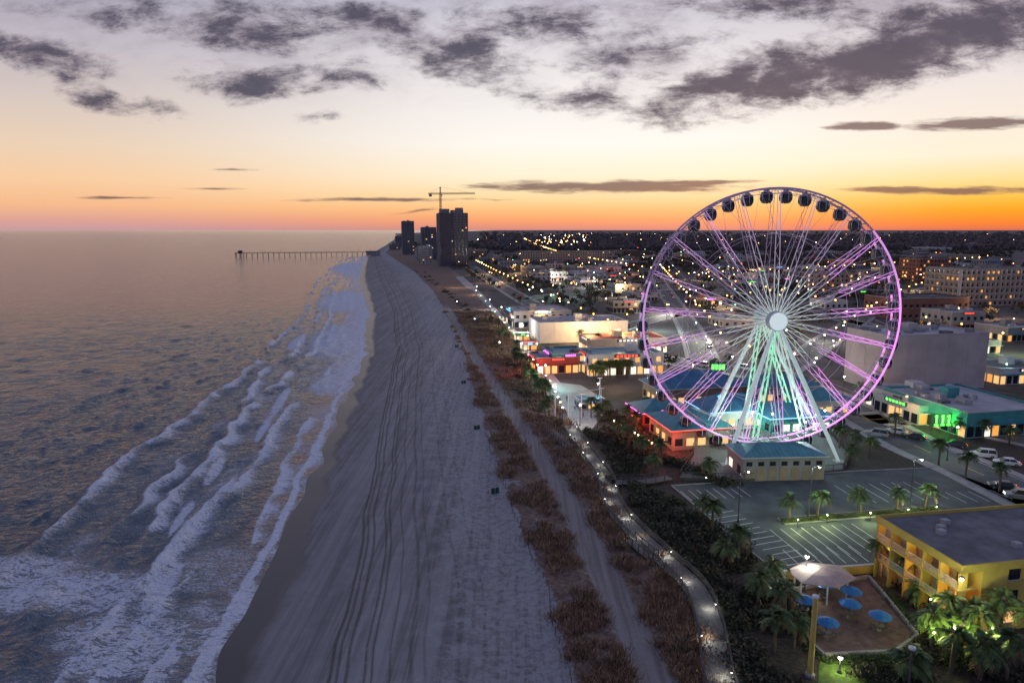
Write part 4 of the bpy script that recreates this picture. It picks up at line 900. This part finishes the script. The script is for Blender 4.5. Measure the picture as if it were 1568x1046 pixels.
for fr_ in (.62,): mb.tube(fb.lerp(f1,fr_),fb.lerp(foot(1155,676),fr_),.1,.1,'leg_lit',5); mb.tube(fb.lerp(f2,fr_),fb.lerp(foot(1235,674),fr_),.1,.1,'leg_lit',5)
mb.build('support_legs',parent=fw)
for u,v,c,w in ((1120,695,(.55,1,.75),1500),(1180,676,(.3,1,.5),1600),(1230,690,(.6,1,.85),1500),(1260,670,(.7,.9,1),800),(1100,650,(.5,.9,1),800)):
    x,y=G(u,v); m2=MB(); m2.box((0,0,0),(.5,.4,.3),'steel_dark'); m2.ball((0,-.05,.45),.18,'bulb_white',6); m2.tube((0,0,-5.3),(0,0,0),.08,.06,'steel_dark',5); o=m2.build('floodlight',(x,y,5.8)); pointlight((0,-.4,1.2),c,w,o,.3)

# ---------------------------------------------------------------- procedural town blocks
U_=Vector((math.cos(ROT),math.sin(ROT),0)); V_=Vector((-math.sin(ROT),math.cos(ROT),0))
rp=[(p.x,p.y) for Lr in ROADS for p in Lr]; RP=np.array(rp)
trees=[];tsz=[]
vv=215.0
names=['shop_building','store_building','motel_block','commercial_building','office_building','beach_house','restaurant_building']
while vv<2300:
    cell=32 if vv<600 else 46 if vv<1100 else 80
    uu=-120.0
    while uu<.95*vv+100:
        p=U_*uu+V_*vv; x0=float(ev(L_inl,p.y)); uu+=cell
        if p.x<x0+14 or p.x>.80*p.y+20 or p.y<200: continue
        if 40<p.x<75 and p.y<165: continue
        dR=np.min(np.hypot(RP[:,0]-p.x,RP[:,1]-p.y)) if vv<1200 else 99
        clash=any(math.hypot(p.x-c[0],p.y-c[1])<c[2]+13 for c in OCC)
        if random.random()<.52 or dR<17 or clash or (vv>1100 and random.random()<.75):
            if not clash:
                for q in range(10 if vv<700 else 18):
                    a=(p.x+random.uniform(-.5,.5)*cell,p.y+random.uniform(-.5,.5)*cell)
                    if vv>1200 or np.min(np.hypot(RP[:,0]-a[0],RP[:,1]-a[1]))>9: trees.append(a);tsz.append(random.uniform(.7,1.3)*(1+vv/3000))
            continue
        w=random.uniform(14,cell-11);d=random.uniform(11,cell-12);h=random.choice((4,4.5,5,5,6,7,9)) if vv<450 else random.choice((4,4.5,5,6,7,9,10))
        c=p-U_*(w/2)-V_*(d/2)
        building(random.choice(names),c.x,c.y,w,d,h,random.choice(('wall_white','wall_beige','wall_grey','wall_tan','wall_brick','wall_pinkgrey','wall_grey','wall_slate')),random.choice(('roof_grey','roof_light','roof_grey','roof_dark','roof_brown')),lit=.08 if vv<700 else .04,shop=random.choice((None,'roof_red','wall_red','wall_white','roof_teal')) if vv<700 else None,nroof=None if vv<700 else 2)
        OCC.pop()
    vv+=cell*.95
idx=list(range(len(trees))); random.shuffle(idx); idx=idx[:3800]; trees=[trees[i] for i in idx]; tsz=[tsz[i] for i in idx]
tt=[leafcloud(110,(3.2,3.2,3.0),.62,s+9,2.2,7) for s in range(5)]
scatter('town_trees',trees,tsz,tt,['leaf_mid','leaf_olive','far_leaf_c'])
P=[];S=[]
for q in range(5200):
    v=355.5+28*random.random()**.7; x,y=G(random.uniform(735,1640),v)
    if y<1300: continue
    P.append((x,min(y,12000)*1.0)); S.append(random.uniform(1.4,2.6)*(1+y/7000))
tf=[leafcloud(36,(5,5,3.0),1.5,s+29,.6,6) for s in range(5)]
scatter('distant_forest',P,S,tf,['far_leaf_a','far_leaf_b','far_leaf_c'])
# distant lamps: poles + heads as one object
mb=MB()
def lampset(n,ua,ub,va,vb,kinds,hr=(6,10),r0=.16):
    for q in range(n):
        x,y=G(random.uniform(ua,ub),random.uniform(va,vb))
        if x<float(ev(L_inl,y))+2: continue
        h=random.uniform(*hr); r=r0+.00032*y*random.uniform(.15,1.0); mb.tube((x,y,0),(x,y,h),.1,.07,'steel_dark',4,False); mb.ball((x,y,h),r,random.choice(kinds),6)
lampset(45,715,1568,360,385,['bulb_warm','bulb_orange','bulb_orange','bulb_white'],(10,22),.1)
lampset(50,820,900,362,382,['bulb_white','bulb_warm','bulb_orange'],(10,20),.5)
lampset(80,720,1130,385,440,['bulb_warm','bulb_warm','bulb_orange','bulb_orange','bulb_white','bulb_green','bulb_red'])
lampset(40,1130,1568,385,450,['bulb_warm','bulb_orange','bulb_orange','bulb_red'])
lampset(30,770,1130,440,510,['bulb_warm','bulb_white','bulb_green','bulb_white','bulb_orange'])
lampset(14,1130,1568,450,560,['bulb_warm','bulb_white'])
lampset(16,625,720,385,425,['bulb_warm','bulb_orange','bulb_white'])
for Lr in ROADS:
    for i in range(0,len(Lr),6):
        p=Lr[i]
        if p.y>180:
            n=7; mb.tube((p.x+n,p.y,0),(p.x+n,p.y,8),.1,.07,'steel_dark',4,False); mb.ball((p.x+n,p.y,8),.22+.00033*p.y,random.choice(('bulb_warm','bulb_orange','bulb_orange')),6)
tl=mb.build('town_street_lamps')
for u,v,c,w in ((830,500,WR,6000),(900,526,WR,12000),(945,530,WR,12000),(860,455,(.6,1,.7),11000),(905,440,WH,20000),(840,432,WH,20000),(760,432,WR,14000),(790,418,WR,18000),(735,420,WR,11000),(950,455,WR,12000),(1000,505,CY,12000),(1010,480,WH,16000),(1080,520,WH,12000),(1105,470,WR,12000),(960,420,(1,.3,.1),16000),(1140,540,WH,7000),(1250,520,WH,7000),(1180,500,WR,8000),(1060,430,WR,18000),(1150,420,WR,18000),(1280,430,WR,15000),(1400,445,WR,11000),(1500,485,WR,10000),(1440,520,WR,5000),(1540,540,(.7,1,.5),6000),(1560,440,WR,14000),(700,440,WR,4000),(840,590,(.3,1,.9),2500),(815,575,(1,.2,.15),2500),(935,590,WR,3500),(1000,545,WH,6000),(870,395,WR,30000),(1000,400,WR,30000),(1330,410,WR,26000)):
    x,y=G(u,v); pointlight((x,y-6,9 if w>3000 else 5),c,w,tl,.5)

# ---------------------------------------------------------------- sky
wd=bpy.data.worlds.new("World"); scene.world=wd; wd.use_nodes=True; nt=wd.node_tree; nt.nodes.clear()
dr=nd(nt,'ShaderNodeTexCoord').outputs['Generated']; sp=nd(nt,'ShaderNodeSeparateXYZ',{0:dr}); sx,sy,sz=sp.outputs
hor=mth(nt,'SQRT',mth(nt,'ADD',mth(nt,'MULTIPLY',sx,sx),mth(nt,'MULTIPLY',sy,sy)))
el=mth(nt,'DIVIDE',sz,mth(nt,'MAXIMUM',hor,.01)); az=mth(nt,'ARCTAN2',sx,sy)
e5=mth(nt,'MULTIPLY',el,2.0,clamp=True)
def rp_(l): return ramp(nt,e5,[(min(1,p*2),lin(*c)) for p,c in l])
left=rp_([(0,(200,156,162)),(.012,(222,164,150)),(.03,(246,186,142)),(.06,(248,204,162)),(.10,(235,208,182)),(.15,(216,200,192)),(.22,(192,184,194)),(.31,(160,159,180)),(.5,(106,122,162))])
cen=rp_([(0,(214,140,130)),(.012,(246,160,112)),(.028,(255,192,128)),(.045,(255,220,165)),(.075,(255,241,212)),(.12,(254,249,242)),(.20,(242,236,236)),(.31,(200,197,210)),(.5,(112,126,166))])
rgt=rp_([(0,(218,112,86)),(.008,(248,130,56)),(.024,(255,165,42)),(.038,(255,194,78)),(.058,(255,222,150)),(.09,(253,240,216)),(.18,(238,228,226)),(.31,(184,178,194)),(.5,(108,118,158))])
f1=sstep(nt,az,-.62,.05); f2=sstep(nt,az,.22,.62)
skc=mixc(nt,f2,mixc(nt,f1,left,cen),rgt)
back=ramp(nt,e5,[(0,lin(148,142,168)),(.3,lin(130,140,178)),(1,lin(98,116,162))])
skc=mixc(nt,sstep(nt,mth(nt,'ABSOLUTE',az),.9,2.0),skc,back)
yc=mth(nt,'MAXIMUM',sy,.08)
pv=nd(nt,'ShaderNodeCombineXYZ',{0:mth(nt,'DIVIDE',sx,yc),1:mth(nt,'DIVIDE',sz,yc),2:0.0}).outputs[0]
wn=nd(nt,'ShaderNodeTexNoise',{'Vector':pv,'Scale':9.0,'Detail':4.0}).outputs[1]
wv=nd(nt,'ShaderNodeVectorMath',{0:wn,1:(.5,.5,.5)},operation='SUBTRACT').outputs[0]
wv=nd(nt,'ShaderNodeVectorMath',{0:wv,1:(.14,.05,0)},operation='MULTIPLY').outputs[0]
pw=nd(nt,'ShaderNodeVectorMath',{0:pv,1:wv},operation='ADD').outputs[0]
def tang(u,v):
    a=(u-784)/FL;b=(v-523)/FL; q=CT-b*ST; return a/q,-(ST+b*CT)/q
def blobs(lst,vec):
    acc=None
    for u,v,ru,rv,r,k in lst:
        x,y=tang(u,v); mp=nd(nt,'ShaderNodeMapping',{0:vec,1:(x,y,0),2:(0,0,math.radians(r)),3:(ru/FL,rv/FL,1)},vector_type='TEXTURE').outputs[0]
        ln=nd(nt,'ShaderNodeVectorMath',{0:mp},operation='LENGTH').outputs['Value']
        g=mth(nt,'MULTIPLY',mth(nt,'SUBTRACT',1.0,ln,clamp=True),k)
        acc=g if acc is None else mth(nt,'MAXIMUM',acc,g)
    return acc
wl=nd(nt,'ShaderNodeVectorMath',{0:pv,1:nd(nt,'ShaderNodeVectorMath',{0:wv,1:(.6,.12,0)},operation='MULTIPLY').outputs[0]},operation='ADD').outputs[0]
hi=blobs([(1370,80,480,66,14,1.55),(1500,35,280,64,8,1.3),(1110,128,210,48,14,1.15),(890,150,120,36,0,.9),(1200,8,280,40,0,1.0),(690,80,180,58,-18,.95),(570,28,190,34,-8,1.15),(400,125,165,40,0,1.2),(50,80,155,38,-12,1.2),(165,152,125,30,-18,1.0),(375,38,200,52,-4,1.15),(540,115,80,32,-10,.8),(830,40,230,56,0,.85),(200,12,230,34,0,.75),(960,85,240,44,5,.7),(500,185,60,12,5,.6),(110,120,90,28,-10,.8)],pw)
lo=blobs([(1312,194,80,10,0,1.2),(1490,190,150,13,2,1.25),(940,286,290,13,0,1.2),(1440,292,220,9,0,1.05),(600,306,220,5,0,.9),(190,303,90,4,0,.9),(320,290,70,3,0,.6),(640,324,60,4,6,.7),(370,260,60,3,0,.55),(1060,280,150,6,1,1.0)],wl)
mpn=nd(nt,'ShaderNodeMapping',{0:pv,2:(0,0,-.12),3:(1.0,2.4,1)}).outputs[0]
cn=nd(nt,'ShaderNodeTexNoise',{'Vector':mpn,'Scale':13.0,'Detail':12.0,'Roughness':.70,'Distortion':.2}).outputs[0]
cn2=nd(nt,'ShaderNodeTexNoise',{'Vector':mpn,'Scale':6.0,'Detail':10.0,'Roughness':.66,'Distortion':.3}).outputs[0]
mpl=nd(nt,'ShaderNodeMapping',{0:pv,3:(1.0,8,1)}).outputs[0]
cl=nd(nt,'ShaderNodeTexNoise',{'Vector':mpl,'Scale':14.0,'Detail':7.0,'Roughness':.6}).outputs[0]
dh=sstep(nt,mth(nt,'ADD',hi,mth(nt,'MULTIPLY',mth(nt,'SUBTRACT',cn,.5),2.6)),.10,1.0)
dh=mth(nt,'MULTIPLY',dh,sstep(nt,hi,.0,.32))
dl_=sstep(nt,mth(nt,'ADD',lo,mth(nt,'MULTIPLY',mth(nt,'SUBTRACT',cl,.5),1.7)),.15,.75); dl_=mth(nt,'MULTIPLY',dl_,sstep(nt,lo,.02,.25))
wis=mth(nt,'MULTIPLY',mth(nt,'MULTIPLY',sstep(nt,cn2,.42,.66),sstep(nt,el,.14,.29)),.68)
skc=mixc(nt,wis,skc,lin(160,150,164))
skc=mixc(nt,mth(nt,'MULTIPLY',dh,.95),skc,mixc(nt,sstep(nt,mth(nt,'ADD',cn,mth(nt,'MULTIPLY',hi,.22)),.45,.80),lin(134,120,134),lin(72,68,88)))
skc=mixc(nt,mth(nt,'MULTIPLY',dl_,.88),skc,lin(108,86,92))
skc=mixc(nt,sstep(nt,mth(nt,'MULTIPLY',el,-1.0),.001,.02),skc,lin(60,58,70))
ns=nd(nt,'ShaderNodeTexSky',sky_type='NISHITA'); ns.sun_disc=False; ns.sun_elevation=math.radians(1.0); ns.sun_rotation=math.radians(20)
bg=nd(nt,'ShaderNodeBackground',{0:skc,1:1.0}); bg2=nd(nt,'ShaderNodeBackground',{0:ns.outputs[0],1:.008})
ad=nd(nt,'ShaderNodeAddShader',{0:bg.outputs[0],1:bg2.outputs[0]}); out=nd(nt,'ShaderNodeOutputWorld',{0:ad.outputs[0]})
sun=bpy.data.lights.new('sun','SUN'); sun.energy=.12; sun.angle=math.radians(12); sun.color=(1,.72,.5); so=bpy.data.objects.new('sun',sun); scene.collection.objects.link(so)
az_=math.radians(20); e_=math.radians(5); dv=-Vector((math.sin(az_)*math.cos(e_),math.cos(az_)*math.cos(e_),math.sin(e_))); so.rotation_euler=dv.to_track_quat('-Z','Y').to_euler()
# ---------------------------------------------------------------- camera
cam=bpy.data.cameras.new('camera'); cam.sensor_width=36; cam.lens=FL/1568*36; cam.clip_end=200000; cam.clip_start=.5
co=bpy.data.objects.new('camera',cam); scene.collection.objects.link(co); co.location=(0,0,H); co.rotation_euler=(math.pi/2-TH,0,0); scene.camera=co
scene.view_settings.view_transform='Standard'; scene.view_settings.look='None'; scene.view_settings.exposure=0
print('OBJECTS',len(bpy.data.objects))
